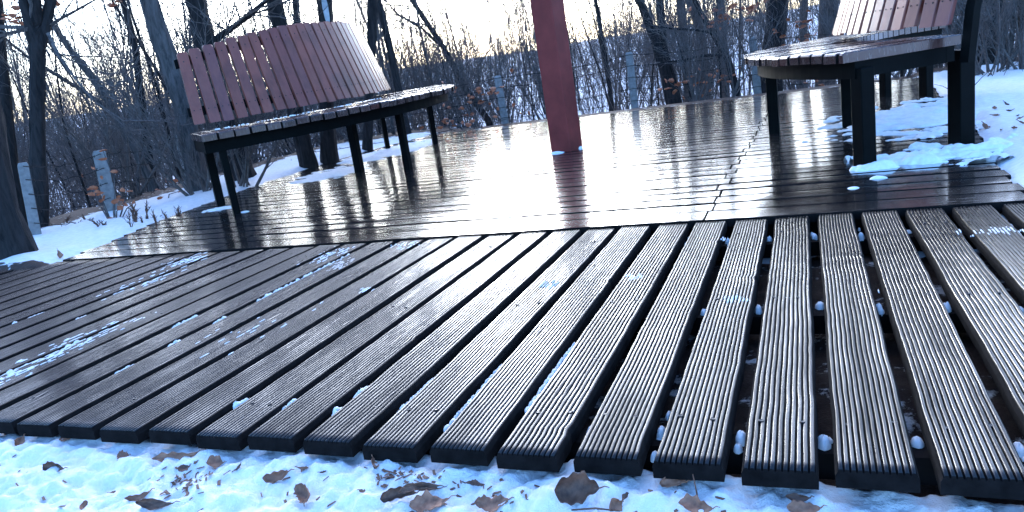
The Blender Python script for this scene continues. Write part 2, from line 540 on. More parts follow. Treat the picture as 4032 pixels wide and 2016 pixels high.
# ------------------------------------------------------------------ curved benches
def bench(cx, cy, R, H, tx, ty, a0, a1, legs_out, legs_in, label, seed, crumbs, end_in=2.6, over=0.0):
    rr = random.Random(seed)
    root = empty("curved_bench", (cx, cy, 0), label, "bench", "curved benches on the platform")
    zt = lambda x, y: tx * x + ty * y
    def P(r, a, z): return (r * math.cos(a), r * math.sin(a), z + zt(r * math.cos(a), r * math.sin(a)))
    rad = math.radians
    # seat boards lie across the ring, each one a wedge from the back to the rounded front edge
    mb = MB(); stp = rad(2.22); a = rad(a0)
    while a < rad(a1) - 0.01:
        b = min(a + stp, rad(a1)); g = 0.0045
        ro = R + rr.uniform(-0.006, 0.004); dz = rr.uniform(-0.0025, 0.0025); tn = rr.random()
        loops = []
        prof = [(1.735, -0.040), (ro, -0.040), (ro + 0.0, -0.009), (ro - 0.004, -0.002), (ro - 0.011, 0.0), ((1.735 + ro) / 2, 0.001), (1.735, 0.0)]
        for e, q in ((1, 0.006), (1, 0.0), (0, 0.0), (0, 0.0)):
            pass
        da = 0.0062 / R; d0 = len(mb.f)
        for aa, inset in ((a + da, 0.004), (a + da + 0.0018, 0.0), (b - da - 0.0018, 0.0), (b - da, 0.004)):
            loops.append([P(r, aa, H + dz + z - (inset if z > -0.02 else 0)) for r, z in prof])
        mb.loft(loops, True, tn)
        mb.mi[-2] = 1 if a > rad(a0) + 0.001 else 0; mb.mi[-1] = 1 if b < rad(a1) - 0.001 else 0  # inner sides get the painted shade, outermost ends keep the seat colour
        a = b
    mb.build("seat", (M_SEAT, M_SAWN_SHADE), root)
    # frame: curved apron below the boards, inner curve and radial rails
    mb = MB()
    def band(r0, r1, z0, z1, aa, ab, n=44):
        loops = []
        for i in range(n + 1):
            t = rad(aa + (ab - aa) * i / n)
            loops.append([P(r0, t, z0), P(r1, t, z0), P(r1, t, z1), P(r0, t, z1)])
        mb.loft(loops)
    zb = H - 0.040
    band(R - 0.105, R - 0.065, zb - 0.070, zb - 0.001, a0 + 0.4, a1 - 0.4)
    band(1.76, 1.80, zb - 0.066, zb - 0.001, a0 + 0.4, a1 - 0.4)
    def rail(ad, w=0.036, z0=zb - 0.068, z1=zb - 0.002, ra=1.80, rb_=None):
        t = rad(ad); rb_ = rb_ or R - 0.105
        n_ = (-math.sin(t), math.cos(t)); q = []
        for z in (z0, z1):
            for r, s in ((ra, -1), (rb_, -1), (rb_, 1), (ra, 1)):
                x, y, zz = P(r, t, z); q.append((x + n_[0] * s * w / 2, y + n_[1] * s * w / 2, zz))
        mb.hexa(q)
    for ad in (a0 + 1.0, a0 * 0.75 + a1 * 0.25, (a0 + a1) / 2, a0 * 0.25 + a1 * 0.75, a1 - 1.0): rail(ad)
    mb.build("seat_frame", M_METAL, root)
    # backrest slats lean towards the centre of the ring, tops follow a low arch
    am = (a0 + a1) / 2
    def top(ad): return H + 0.607 - 0.123 * ((ad - am) / 44.0) ** 2
    def rl(z): return 1.845 - (z - (H + 0.047)) * 0.315
    mb = MB(); n = 32; step = (a1 + over - a0 - 0.4) / n
    for i in range(n):
        ad = a0 + 0.9 + step * (i + 0.5) * 0.985
        t = rad(ad); w = 0.0690 + rr.uniform(-0.003, 0.003); z0 = H + 0.047 + rr.uniform(-0.006, 0.006); z1 = top(ad) + rr.uniform(-0.006, 0.006)
        tn = rr.random(); er = (math.cos(t), math.sin(t)); et = (-math.sin(t), math.cos(t)); sk = rr.uniform(-0.006, 0.006); tw = rr.uniform(-0.03, 0.03)
        loops = []
        zz_ = [z0, z0 + 0.004, z0 + 0.1, (z0 + z1) / 2, z1 - 0.1, z1 - 0.018, z1 - 0.006, z1]
        for q, z in enumerate(zz_):
            f = {0: 0.96, 5: 0.99, 6: 0.90, 7: 0.70}.get(q, 1.0)
            hw = w / 2 * f; r0 = rl(z); th = 0.021 * (0.8 if q in (0, 7) else 1.0)
            u = (z - z0) / (z1 - z0)
            L = []
            for s, d in ((-1, -1), (1, -1), (1, -.25), (.93, 0), (-.93, 0), (-1, -.25)):
                rr_ = r0 + d * th + s * tw * hw; o_ = s * hw + sk * u * 2 - sk
                x, y = er[0] * rr_ + et[0] * o_, er[1] * rr_ + et[1] * o_
                L.append((x, y, z + zt(x, y)))
            loops.append(L)
        mb.loft(loops, True, tn)
    mb.cm = 1                                   # nail heads, flush with the slats
    for i in range(n):
        ad = a0 + 0.9 + step * (i + 0.5) * 0.985; t = rad(ad)
        for z, offs in ((H + 0.135, (-0.019, 0.019)), (top(ad) - 0.06, (0.0,))):
            for of in offs:
                r0 = rl(z) + 0.0004; x = math.cos(t) * r0 - math.sin(t) * of; y = math.sin(t) * r0 + math.cos(t) * of
                L0, L1 = [], []
                for q in range(6):
                    c_, s_ = math.cos(q * math.pi / 3) * 0.0042, math.sin(q * math.pi / 3) * 0.0042
                    L0.append((x - math.sin(t) * c_ - math.cos(t) * 0.003, y + math.cos(t) * c_ - math.sin(t) * 0.003, z + s_ + zt(x, y)))
                    L1.append((x - math.sin(t) * c_ + math.cos(t) * 0.0006, y + math.cos(t) * c_ + math.sin(t) * 0.0006, z + s_ + zt(x, y)))
                mb.loft([L0, L1])
    mb.build("backrest", (M_SLAT, M_SCREW), root)
    # frame of the back: two curved rails and leaning posts
    mb = MB()
    def band2(z0, z1, aa, ab, n=40):
        loops = []
        for i in range(n + 1):
            t = rad(aa + (ab - aa) * i / n); m = rl((z0 + z1) / 2) - 0.023
            loops.append([P(m - 0.03, t, z0), P(m, t, z0), P(m - 0.01, t, z1), P(m - 0.04, t, z1)])
        mb.loft(loops)
    band2(H + 0.10, H + 0.155, a0 + 0.6, a1 - 0.6); 
    loops = []
    for i in range(41):
        ad = a0 + 0.6 + (a1 - a0 - 1.2) * i / 40; t = rad(ad); zc = top(ad) - 0.06; m = rl(zc) - 0.023
        loops.append([P(m - 0.03, t, zc - 0.028), P(m, t, zc - 0.028), P(m - 0.01, t, zc + 0.028), P(m - 0.04, t, zc + 0.028)])
    mb.loft(loops)
    for ad, wd in ((a0 + 2.6, 0.050), (am, 0.05), (a1 - end_in, 0.040)):
        t = rad(ad); e = (-math.sin(t), math.cos(t)); loops = []
        for z in (H - 0.11 if ad == a1 - end_in and end_in < 1 else H + 0.09, H + 0.095, top(ad) - 0.03):
            m = rl(max(z, H)) - 0.050; L = []; dp = 0.036
            for r, s in ((m - dp, -1), (m, -1), (m, 1), (m - dp, 1)):
                x, y, zz = P(r, t, z); L.append((x + e[0] * s * wd / 2, y + e[1] * s * wd / 2, zz))
            loops.append(L)
        mb.loft(loops)
    mb.build("back_frame", M_METAL, root)
    # six legs, each a mesh of its own
    for (r, ad, w, lean) in legs_out + legs_in:
        t = rad(ad); x, y = r * math.cos(t), r * math.sin(t)
        ztop = zb - 0.03 + zt(x, y)
        e, q = (math.cos(t), math.sin(t)), (-math.sin(t), math.cos(t)); loops = []
        for z, k in ((-0.004, lean), (ztop, 0.0)):
            bx, by = x + k[0] if isinstance(k, tuple) else x, y + k[1] if isinstance(k, tuple) else y
            L = []
            for s1, s2 in ((-1, -1), (1, -1), (1, 1), (-1, 1)):
                L.append((bx + (e[0] * s1 + q[0] * s2) * w / 2, by + (e[1] * s1 + q[1] * s2) * w / 2, z))
            loops.append(L)
        mb = MB(); mb.loft(loops)
        mb.build("leg", M_METAL, root, bevel=0.004)
    # thin crust of snow caught between backrest and seat
    if crumbs:
        mb = MB()
        for i in range(70):
            ad = rr.uniform(*crumbs); t = rad(ad); r = rr.uniform(1.855, 1.895); 
            s = rr.uniform(0.004, 0.013); h = rr.uniform(0.002, 0.006)
            x, y, z = P(r, t, H + 0.002)
            ring = [(x + s * rr.uniform(.6, 1.1) * math.cos(q) * 0.8, y + s * rr.uniform(.6, 1.1) * math.sin(q) * 1.4, z - 0.002) for q in np.linspace(0, 6.283, 7)[:-1]]
            mb.loft([ring, [(x + (p[0] - x) * .5, y + (p[1] - y) * .5, z + h) for p in ring]])
        o = mb.build("snow_crust", M_SNOW, None)
        o.location = (cx, cy, 0)
        tag(o, "thin broken crust of snow along the foot of the left bench backrest", "snow", kind="stuff")
    return root
bench(-4.885, 4.970, 2.379, 0.4883, 0.0095, 0.0174, -42.0, 47.0,
      [(2.285, -39.3, 0.040, 0), (2.245, -4.5, 0.047, 0), (2.255, 45.0, 0.048, 0)],
      [(1.79, -39.4, 0.050, 0), (1.745, -1.0, 0.058, 0), (1.80, 46.0, 0.040, 0)],
      "curved bench on the left with its whole reddish slatted backrest in view", 5, (-40, 8))
bench(1.9993, 4.6823, 2.306, 0.4735, -0.0006, 0.0051, -145.0, -230.0 + 0.0,
      [], [], "", 6, None) if False else None
bench(1.9993, 4.6823, 2.306, 0.4735, -0.0006, 0.0051, 129.0, 216.5,
      [(2.205, 216.0, 0.064, 0), (2.18, 176.7, 0.060, 0), (2.2, 131.0, 0.06, 0)],
      [(1.655, 213.6, 0.074, 0), (1.78, 176.6, 0.060, 0), (1.86, 130.5, 0.066, 0)],
      "curved bench on the right over snow drifts, its back cut off by the top edge", 9, None, -2.5, 2.4)

# ------------------------------------------------------------------ the red post
mb = MB()
A, B = onz(2171, 601)[:2], onz(2249, 596)[:2]
ex = (B - A) / np.linalg.norm(B - A); ey = np.array([-ex[1], ex[0]]); sw = float(np.linalg.norm(B - A))
loops = []
for z in (-0.003, 0.9, 1.8, 2.7, 3.3):
    off = -0.012 * z
    L = [(*(A + ex * off), z), (*(A + ex * (sw + off)), z), (*(A + ex * (sw + off) + ey * sw), z), (*(A + ex * off + ey * sw), z)]
    loops.append(L)
mb.loft(loops)
tag(mb.build("wooden_post", M_POLE, None, bevel=0.006), "square oxblood painted post standing upright in the middle of the wet platform", "post")

# ------------------------------------------------------------------ snow lying on boards
def snow_patch(cx, cy, rx, ry, rot, h, seed, thr=0.0, z0=0.0, n=64, ragged=0.55):
    mb = MB(); ca, sa = math.cos(rot), math.sin(rot); H = {}
    G = [[0] * (n + 1) for _ in range(n + 1)]
    for j in range(n + 1):
        for i in range(n + 1):
            u, v = -1.25 + 2.5 * i / n, -1.25 + 2.5 * j / n
            x, y = cx + u * rx * ca - v * ry * sa, cy + u * rx * sa + v * ry * ca
            q = 1 - math.hypot(u, v) + ragged * (nz(x * 5, y * 9, seed) + 0.5 * nz(x * 14, y * 26, seed) + 0.25 * nz(x * 40, y * 60, seed))
            q -= thr
            hh = h * (1 - math.exp(-max(0, q) * 2.2)) * (0.8 + 0.5 * nz(x * 12, y * 12, seed + 4)) + 0.15 * h * nz(x * 40, y * 40, seed)
            G[j][i] = (x, y, z0 + hh if q > 0 else z0 - 0.004 + 0.004 * max(-1, q * 4), q)
    idx = {}
    def vid(i, j):
        if (i, j) not in idx:
            idx[(i, j)] = len(mb.v); mb.v.append(G[j][i][:3])
        return idx[(i, j)]
    for j in range(n):
        for i in range(n):
            if max(G[j][i][3], G[j + 1][i][3], G[j][i + 1][3], G[j + 1][i + 1][3]) > 0:
                mb.face([vid(i, j), vid(i + 1, j), vid(i + 1, j + 1), vid(i, j + 1)])
    return mb
def place_snow(label, *a, **k):
    o = snow_patch(*a, **k).build("snow_patch", M_SNOW, None, True)
    return tag(o, label, "snow", "snow patches left on the platform")
p = onz(3620, 455); place_snow("wide crusty snow drift on boards behind the right bench legs", p[0], p[1], 0.42, 0.74, -0.2, 0.020, 2.0, n=100, ragged=1.2, thr=0.05)
p = onz(3760, 600); place_snow("thick snow heap around the rear leg of the right bench", p[0] + 0.02, p[1] + 0.0, 0.32, 0.22, 0.35, 0.042, 5.5, n=100, ragged=1.15, thr=0.08)
p = onz(3560, 638); place_snow("thin snow ridge between the two near legs of the right bench", p[0], p[1], 0.24, 0.05, 0.25, 0.02, 7.7)
p = onz(3440, 664); place_snow("small lumpy snow heap at the front leg of the right bench", p[0], p[1], 0.085, 0.045, 0.1, 0.038, 8.1, ragged=0.6)
p = onz(3452, 700); place_snow("tiny snow crumb on wet boards just before the right bench front leg", p[0], p[1], 0.03, 0.02, 0, 0.012, 3.3, n=24)
p = onz(3360, 742); place_snow("pair of tiny snow crumbs on dark boards below the right bench", p[0], p[1], 0.02, 0.016, 0, 0.012, 9.3, n=24)
p = onz(1570, 590); place_snow("long snow strip along platform edge under the left bench far legs", p[0] - 0.02, p[1] - 0.05, 0.30, 0.62, -0.1, 0.035, 1.4, n=80)
p = onz(1310, 682); place_snow("thin snow sheet by platform edge beside left bench middle leg", p[0], p[1], 0.25, 0.42, 0.15, 0.016, 6.4, thr=0.1, n=80)
p = onz(865, 822); place_snow("low snow patch at the near back leg of the left bench", p[0], p[1], 0.12, 0.09, 0.2, 0.014, 4.9)
p = onz(945, 838); place_snow("small snow fleck at the near front leg of the left bench", p[0] + .02, p[1], 0.06, 0.03, 0.2, 0.012, 2.9, n=30)
p = onz(2278, 582); place_snow("little snow wedge against the right foot of the red post", p[0] - 0.005, p[1] - 0.03, 0.05, 0.04, 0.2, 0.03, 2.2, n=30)
p = onz(2195, 601); place_snow("thin snow rim against the front foot of the red post", p[0] - 0.0, p[1] - 0.012, 0.06, 0.02, -0.1, 0.012, 1.2, n=30)

# snow caught in the gaps and on the ridges of the walkway
mb = MB(); rs = random.Random(21)
def lump(x, y, z, rx, ry, h, n=9, m=5):
    b = len(mb.v); sd_ = rs.uniform(0, 99)
    for j in range(m + 1):
        t = j / m
        for i in range(n):
            a = 2 * math.pi * i / n
            k = math.cos(t * 1.5) * (1 + 0.28 * nz(math.cos(a) * 1.5 + sd_, math.sin(a) * 1.5, t))
            mb.v.append((x + rx * k * math.cos(a), y + ry * k * math.sin(a), z + h * math.sin(t * 1.57) * (1 + 0.35 * nz(math.cos(a) * 2 + sd_, math.sin(a) * 2, 4.0)) + 0.12 * h * nz(math.cos(a) * 5 + sd_, math.sin(a) * 5, t * 6)))
    for j in range(m):
        for i in range(n):
            q = (i + 1) % n
            mb.face([b + j * n + i, b + j * n + q, b + (j + 1) * n + q, b + (j + 1) * n + i])
for idx in range(-1, 19):                       # on the joists, seen through the gaps
    gxm = PX0 + idx * PITCH + PW + (PITCH - PW) / 2
    for yy in (1.16, 1.768, 2.43):
        if idx < 9 and not (yy > 2 and idx > 6): continue
        if rs.random() < 0.15: continue
        lump(gxm + rs.uniform(-.004, .004), yy + rs.gauss(0, 0.012), -0.046, rs.uniform(.008, .012), rs.uniform(.010, .022), rs.uniform(.010, .022), 12, 6)
        for _ in range(rs.randint(0, 3)):
            lump(gxm + rs.uniform(-.006, .006), yy + rs.gauss(0, 0.03), -0.046, rs.uniform(.004, .008), rs.uniform(.005, .014), rs.uniform(.006, .016), 9, 4)
def strip(p0, p1, w, h, z=-0.012):              # thin sausage of snow along an edge
    p0, p1 = np.array(p0), np.array(p1); n = max(3, int(np.linalg.norm(p1 - p0) / 0.012))
    for i in range(n):
        q = p0 + (p1 - p0) * (i + rs.uniform(-.3, .3)) / n
        lump(q[0] + rs.uniform(-.002, .002), q[1], z, w * rs.uniform(.6, 1.1), 0.014, h * rs.uniform(.6, 1.2), 7, 3)
def gap_strip(px0, py0, px1, py1, w=0.007, h=0.012, z=-0.016):
    a, b = onz(px0, py0), onz(px1, py1)
    k = round(((a[0] + b[0]) / 2 - PX0 - PW - (PITCH - PW) / 2) / PITCH)
    x = PX0 + k * PITCH + PW + (PITCH - PW) * 0.62
    strip((x, a[1]), (x, b[1]), w, h, z)
for q in ((1050, 1170, 1162, 1112), (1175, 1108, 1255, 1065), (1260, 1060, 1330, 1020), (1340, 1015, 1380, 992), (40, 1270, 190, 1215), (330, 1245, 360, 1230),
          (705, 1275, 800, 1230), (830, 1262, 900, 1235), (680, 1347, 740, 1325), (0, 1470, 110, 1420), (260, 1362, 340, 1332), (480, 1450, 545, 1415),
          (930, 1580, 990, 1545), (1130, 1590, 1180, 1558), (1350, 1610, 1370, 1590), (1420, 1535, 1445, 1512)):
    gap_strip(*q)
for q in ((1560, 1615, 1750, 1440), (1780, 1645, 1985, 1400), (2080, 1580, 2285, 1320)):
    gap_strip(*q, w=0.006, h=0.008, z=-0.022)
def flecks(px, py, rx, ry, n, size):
    p = onz(px, py)
    for _ in range(n):
        s = rs.uniform(.3, 1) * size
        lump(p[0] + rs.gauss(0, rx), p[1] + rs.gauss(0, ry), -0.0115, s * 0.55, s * rs.uniform(1.2, 5), 0.0038, 6, 2)
for a in ((3930, 900, .030, .018, 60, .006), (3720, 905, .018, .006, 16, .005), (2890, 1168, .014, .012, 26, .004), (3105, 1160, .012, .005, 14, .004), (2500, 1082, .012, .02, 20, .0045),
          (2150, 1118, .010, .012, 12, .005), (2830, 928, .014, .010, 14, .004), (3385, 1130, .02, .01, 10, .003), 
          (1600, 955, .03, .02, 20, .005), (1440, 1130, .015, .02, 14, .004), 
          (1590, 1525, .008, .006, 6, .005), (1420, 1522, .004, .008, 5, .010), (1365, 1590, .004, .008, 5, .008), (1170, 1565, .004, .008, 5, .009)):
    flecks(*a)
def frost(px, py, rx, ry, n):                  # thin frosty smear: broken streaks on the crests of the ridges
    p = onz(px, py)
    for _ in range(n):
        x = p[0] + rs.gauss(0, rx); kx = math.floor((x - PX0) / PITCH); u = (x - PX0 - kx * PITCH)
        if u > PW - 0.004: continue
        x = PX0 + kx * PITCH + (math.floor(u / (PW / 12)) + 0.5) * PW / 12
        lump(x, p[1] + rs.gauss(0, ry), TOP - 0.0008, rs.uniform(.0015, .0032), rs.uniform(.004, .022), rs.uniform(.0010, .0022), 6, 2)
for a in ((330, 1330, .035, .10, 90), (130, 1430, .035, .09, 70), (735, 1020, .045, .06, 80), (700, 1030, .04, .05, 50), (1290, 1000, .04, .06, 70), (1345, 1035, .025, .05, 50), (560, 1110, .04, .08, 50), (1600, 960, .03, .03, 30),
          (3930, 900, .04, .014, 60), (2160, 1115, .012, .012, 16), (2500, 1085, .012, .015, 18), (1440, 1135, .012, .015, 14), (2890, 1168, .014, .012, 20), (1000, 1290, .06, .1, 30)):
    frost(*a)
o = mb.build("snow_crumbs", M_SNOW, None, True)
tag(o, "crumbs and thin strips of snow caught in the gaps and ridges of the walkway", "snow", kind="stuff")

# ------------------------------------------------------------------ wire fence
fence = empty("barbed_wire_fence", (-4.6, 3.9, -0.1), "barbed wire fence with pale concrete posts running round the back of the platform", "fence")
posts = []
def fpost(pt, pb, rho, w=0.085, base=None):
    t, b = atr(*pt, rho), atr(*pb, rho)
    d = (b - t); d = d / np.linalg.norm(d); b2 = b + d * 0.35
    mb = MB(); az = math.atan2(t[0], t[1])
    loops = []
    for q, s in ((b2, 1.05), (t - (-d) * 0.02, 1.0), (t, 0.8)):
        L = []
        for sx, sy in ((-1, -1), (1, -1), (1, 1), (-1, 1)):
            a_ = sx * w / 2 * s; c_ = sy * w / 2 * s
            L.append((q[0] + a_ * math.cos(-az) - c_ * math.sin(-az), q[1] + a_ * math.sin(-az) + c_ * math.cos(-az), q[2]))
        loops.append(L)
    mb.loft(loops)
    o = mb.build("post", M_CONC, None, bevel=0.006)
    o.parent = fence; o.matrix_parent_inverse = Matrix.Translation(-fence.location)
    posts.append((t, b2))
fpost((88, 640), (130, 860), 5.6, 0.06)
fpost((388, 592), (448, 860), 6.1, 0.085)
fpost((700, 530), (755, 790), 6.9, 0.062)
fpost((1180, 400), (1225, 640), 8.3, 0.075)
fpost((1958, 298), (1990, 490), 9.3, 0.085)
fpost((2476, 205), (2502, 440), 9.2, 0.085)
fpost((2962, 146), (2985, 385), 9.3, 0.085)
fpost((4300, 10), (4300, 260), 9.8, 0.085)
rw = random.Random(8)
for k, f in enumerate((0.04, 0.2, 0.37, 0.54, 0.72, 0.9)):
    mb = MB()
    ends = [(t + (b - t) * f * 0.74) for t, b in posts]
    for a, b in zip(ends, ends[1:]):
        n = 14; pts = []
        for i in range(n + 1):
            u = i / n; q = a + (b - a) * u
            tow = np.array([-q[0], -q[1], 0]); tow = tow / np.linalg.norm(tow) * 0.055
            pts.append((q[0] + tow[0], q[1] + tow[1], q[2] - 0.035 * 4 * u * (1 - u) * rw.uniform(.7, 1.2)))
        mb.tube(pts, [0.0028] * len(pts), 4)
        L = np.linalg.norm(b - a); m = int(L / 0.13)
        for i in range(m):
            u = (i + 0.5) / m; j = min(n - 1, int(u * n)); w_ = u * n - j
            q = np.array(pts[j]) * (1 - w_) + np.array(pts[j + 1]) * w_
            for _ in range(2):
                dv = np.array([rw.uniform(-1, 1), rw.uniform(-.4, .4), rw.uniform(-1, 1)]); dv = dv / np.linalg.norm(dv) * 0.022
                mb.tube([q - dv, q + dv], [0.0022, 0.0015], 3)
    o = mb.build("barbed_wire", M_WIRE, None)
    o.parent = fence; o.matrix_parent_inverse = Matrix.Translation(-fence.location)

# ------------------------------------------------------------------ trees
def twig_tree(tw, p, d, length, r, level, rng, segs=4, sides=3, gravity=0.0):
    pts, rad = [tuple(p)], [r]
    q = Vector(p); dd = Vector(d).normalized()
    for i in range(segs):
        dd = (dd + Vector((rng.gauss(0, 1), rng.gauss(0, 1), rng.gauss(0, 0.8) + gravity)) * 0.13).normalized()
        q = q + dd * (length / segs)
        pts.append(tuple(q)); rad.append(r * (1 - 0.75 * (i + 1) / segs))
        if level > 0:
            for _ in range(rng.choice((1, 1, 2))):
                a = Vector((rng.gauss(0, 1), rng.gauss(0, 1), rng.gauss(0, 1)))
                a = (a - dd * a.dot(dd))
                if a.length < 1e-4: continue
                a.normalize()
                nd = dd * rng.uniform(0.6, 1.1) + a * rng.uniform(0.45, 0.85) + Vector((0, 0, 0.25))
                twig_tree(tw, q, nd, length * rng.uniform(0.40, 0.65), max(0.0013, r * 0.5), level - 1, rng, max(2, segs - 1), 3, gravity)
    tw.tube(pts, rad, sides, cap=False)

def sapling_meshes(seed, h, r, nb, lo, steep, level=2):
    rng = random.Random(seed)
    tr, tw = MB(), MB()
    pts, rad = [], []
    q = Vector((0, 0, -0.15)); d = Vector((rng.uniform(-.08, .08), rng.uniform(-.08, .08), 1)).normalized(); n = 12
    for i in range(n + 1):
        pts.append(tuple(q)); rad.append(r * (1 - 0.82 * i / n) * (1.25 if i == 0 else 1))
        d = (d + Vector((rng.gauss(0, .05), rng.gauss(0, .05), 0.04))).normalized(); q = q + d * (h / n)
    tr.tube(pts, rad, 7, 0.06, rng)
    for b in range(nb):
        u = lo + (1 - lo) * (b + rng.random()) / nb
        k = min(n - 1, int(u * n)); w = u * n - k
        p = Vector(pts[k]).lerp(Vector(pts[k + 1]), w); rr = rad[k] * (1 - w) + rad[k + 1] * w
        az = rng.uniform(0, 6.283); el = rng.uniform(*steep)
        dv = Vector((math.cos(az) * math.cos(el), math.sin(az) * math.cos(el), math.sin(el)))
        twig_tree(tw, p, dv, h * rng.uniform(0.13, 0.30) * (1.15 - 0.6 * u), max(0.0020, rr * 0.32), level, rng, 4, 4, 0.12)
    return tr.mesh("trunk", M_BARKG if seed % 3 == 0 else M_BARK, True), tw.mesh("branches", M_TWIG)

def shrub_meshes(seed, h, ns):
    rng = random.Random(seed); st, tw = MB(), MB()
    for s in range(ns):
        az = rng.uniform(0, 6.283); el = rng.uniform(0.75, 1.45)
        d = Vector((math.cos(az) * math.cos(el), math.sin(az) * math.cos(el), math.sin(el)))
        q = Vector((rng.uniform(-.1, .1), rng.uniform(-.1, .1), -0.1)); pts, rad = [], []; r = rng.uniform(0.007, 0.016); n = 7; L = h * rng.uniform(.6, 1.1)
        for i in range(n + 1):
            pts.append(tuple(q)); rad.append(r * (1 - .8 * i / n))
            if i > 1:
                for _ in range(2):
                    a = Vector((rng.gauss(0, 1), rng.gauss(0, 1), abs(rng.gauss(0, 1)) * 0.8))
                    twig_tree(tw, q, d + a * 0.45, L * rng.uniform(.14, .34), r * .4, 1, rng, 4, 3, 0.05)
            d = (d + Vector((rng.gauss(0, .08), rng.gauss(0, .08), 0.05))).normalized(); q = q + d * (L / n)
        st.tube(pts, rad, 5, cap=False)
    return st.mesh("stems", M_TWIG, True), tw.mesh("twigs", M_TWIG)

def two_part(name, parts, loc, label, cat, group, rz=0.0, sc=1.0, tilt=(0, 0)):
    root = empty(name, loc, label, cat, group, rz)
    root.rotation_euler = (tilt[0], tilt[1], rz); root.scale = (sc, sc, sc)
    for nm, me in parts:
        o = bpy.data.objects.new(nm, me); COL.objects.link(o); o.parent = root
    return root

# large trunks seen one by one
def big_tree(label, line, rho, radii, height, nb, seed, mat=None, limbs=None, name="bare_tree", lo=0.35, group=None, blen=(0.12, 0.28), leaves=None):
    rng = random.Random(seed)
    P = [Vector(atr(px, py, rho)) for px, py in line][::-1]           # base first
    base = P[0].copy(); gz = ground_z(base.x, base.y) - 0.12
    if base.z > gz:
        d = (P[1] - P[0]).normalized(); 
        P.insert(0, Vector((base.x - d.x / max(d.z, .3) * (base.z - gz) * 0.3, base.y, gz)))
        radii = list(radii) + [radii[-1] * 1.12]
    rr = list(radii)[::-1]
    d = (P[-1] - P[-2]).normalized(); d = (d + Vector((0, 0, 0.25))).normalized(); top = P[-1].z
    q = P[-1].copy(); r = rr[-1]; n = 7; left = max(0.3, height - top)
    for i in range(n):
        q = q + d * (left / n); d = (d + Vector((rng.gauss(0, .10), rng.gauss(0, .10), .08))).normalized(); r *= 0.80
        P.append(q.copy()); rr.append(r)
    # resample for a rough bark outline
    pts, rad = [], []
    for a, b, ra, rb_ in zip(P, P[1:], rr, rr[1:]):
        m = max(2, int((b - a).length / 0.10))
        for i in range(m):
            t = i / m; pts.append(a.lerp(b, t)); rad.append(ra + (rb_ - ra) * t)
    pts.append(P[-1]); rad.append(rr[-1])
    rad = [x * (1 + 0.07 * nz(i * 0.35, seed)) for i, x in enumerate(rad)]
    rad[0] *= 1.3; rad[1] *= 1.12
    o0 = pts[0].copy()
    root = empty(name, o0, label, "tree", group)
    tr, tw = MB(), MB()
    tr.tube([p - o0 for p in pts], rad, 11, 0.10, rng)
    for L in (limbs or []):
        lp = [Vector(atr(px, py, rho)) - o0 for px, py in L[0]]
        tr.tube(lp, L[1], 8, 0.08, rng)
        for k in range(1, len(lp)):
            for _ in range(3):
                a = Vector((rng.gauss(0, 1), rng.gauss(0, 1), rng.gauss(0, .7)))
                twig_tree(tw, lp[k], (lp[k] - lp[k - 1]).normalized() + a * .6, rng.uniform(.3, .9), L[1][k] * .35 + .002, 2, rng, 4, 3)
    N = len(pts)
    for b in range(nb):
        k = int((lo + (1 - lo) * (b + rng.random()) / nb) * (N - 1)); az = rng.uniform(0, 6.283); el = rng.uniform(0.15, 1.0)
        dv = Vector((math.cos(az) * math.cos(el), math.sin(az) * math.cos(el), math.sin(el)))
        twig_tree(tw, pts[k] - o0, dv, height * rng.uniform(*blen), max(.004, rad[k] * .33), 2, rng, 5, 4, 0.06)
    a = bpy.data.objects.new("trunk", tr.mesh("trunk", mat or M_BARK)); COL.objects.link(a); a.parent = root
    b = bpy.data.objects.new("branches", tw.mesh("branches", M_TWIG)); COL.objects.link(b); b.parent = root
    return root
G0 = None
big_tree("very thick dark trunk cut by the left photo edge, flaring into the snow", [(-85, 40), (-78, 300), (-52, 560), (-22, 735), (8, 925)], 4.75, [.075, .08, .085, .09, .12], 7, 10, 1)
big_tree("dark forked trunk splitting in a narrow Y left of the concrete posts", [(146, 195), (148, 290), (146, 420), (150, 700), (156, 885)], 6.1, [.052, .049, .049, .053, .062], 2.0, 0, 2,
         limbs=[([(146, 200), (122, 110), (95, 0), (70, -160), (30, -420), (20, -800)], [.044, .039, .037, .034, .028, .015]), ([(150, 205), (178, 110), (199, 0), (215, -160), (260, -420), (290, -800)], [.042, .038, .034, .03, .022, .012])])
big_tree("grey trunk leaning left behind the near end of the slatted backrest", [(570, -60), (587, 0), (630, 143), (680, 290), (730, 450), (775, 700), (792, 800)], 6.5, [.062, .064, .07, .074, .078, .082, .09], 7, 14, 3, M_BARKG)
big_tree("stout dark trunk rising behind the left third of the slatted backrest", [(760, -60), (772, 0), (805, 155), (865, 400), (940, 620), (976, 760)], 6.9, [.078, .08, .086, .09, .095, .115], 7, 14, 4,
         limbs=[([(835, 165), (900, 120), (985, 60), (1060, -10), (1150, -120)], [.028, .024, .02, .016, .01])])
big_tree("black trunk with snow at its foot, seen above and under the left bench", [(1068, -80), (1080, 0), (1105, 115), (1165, 450), (1198, 575), (1228, 700)], 7.0, [.060, .062, .064, .068, .075, .092], 7, 12, 5)
t6 = big_tree("dark trunk with a pale bare scar, snow lump at its foot behind the bench", [(1278, -60), (1280, 0), (1283, 95), (1285, 450), (1292, 560), (1306, 675)], 7.2, [.064, .066, .066, .07, .078, .092], 7, 12, 6)
mb = MB()
c_ = Vector(atr(1281, 30, 7.2)); dv = Vector((-c_.x, -c_.y, 0)).normalized(); sdv = dv.cross(Vector((0, 0, 1)))
loops = []
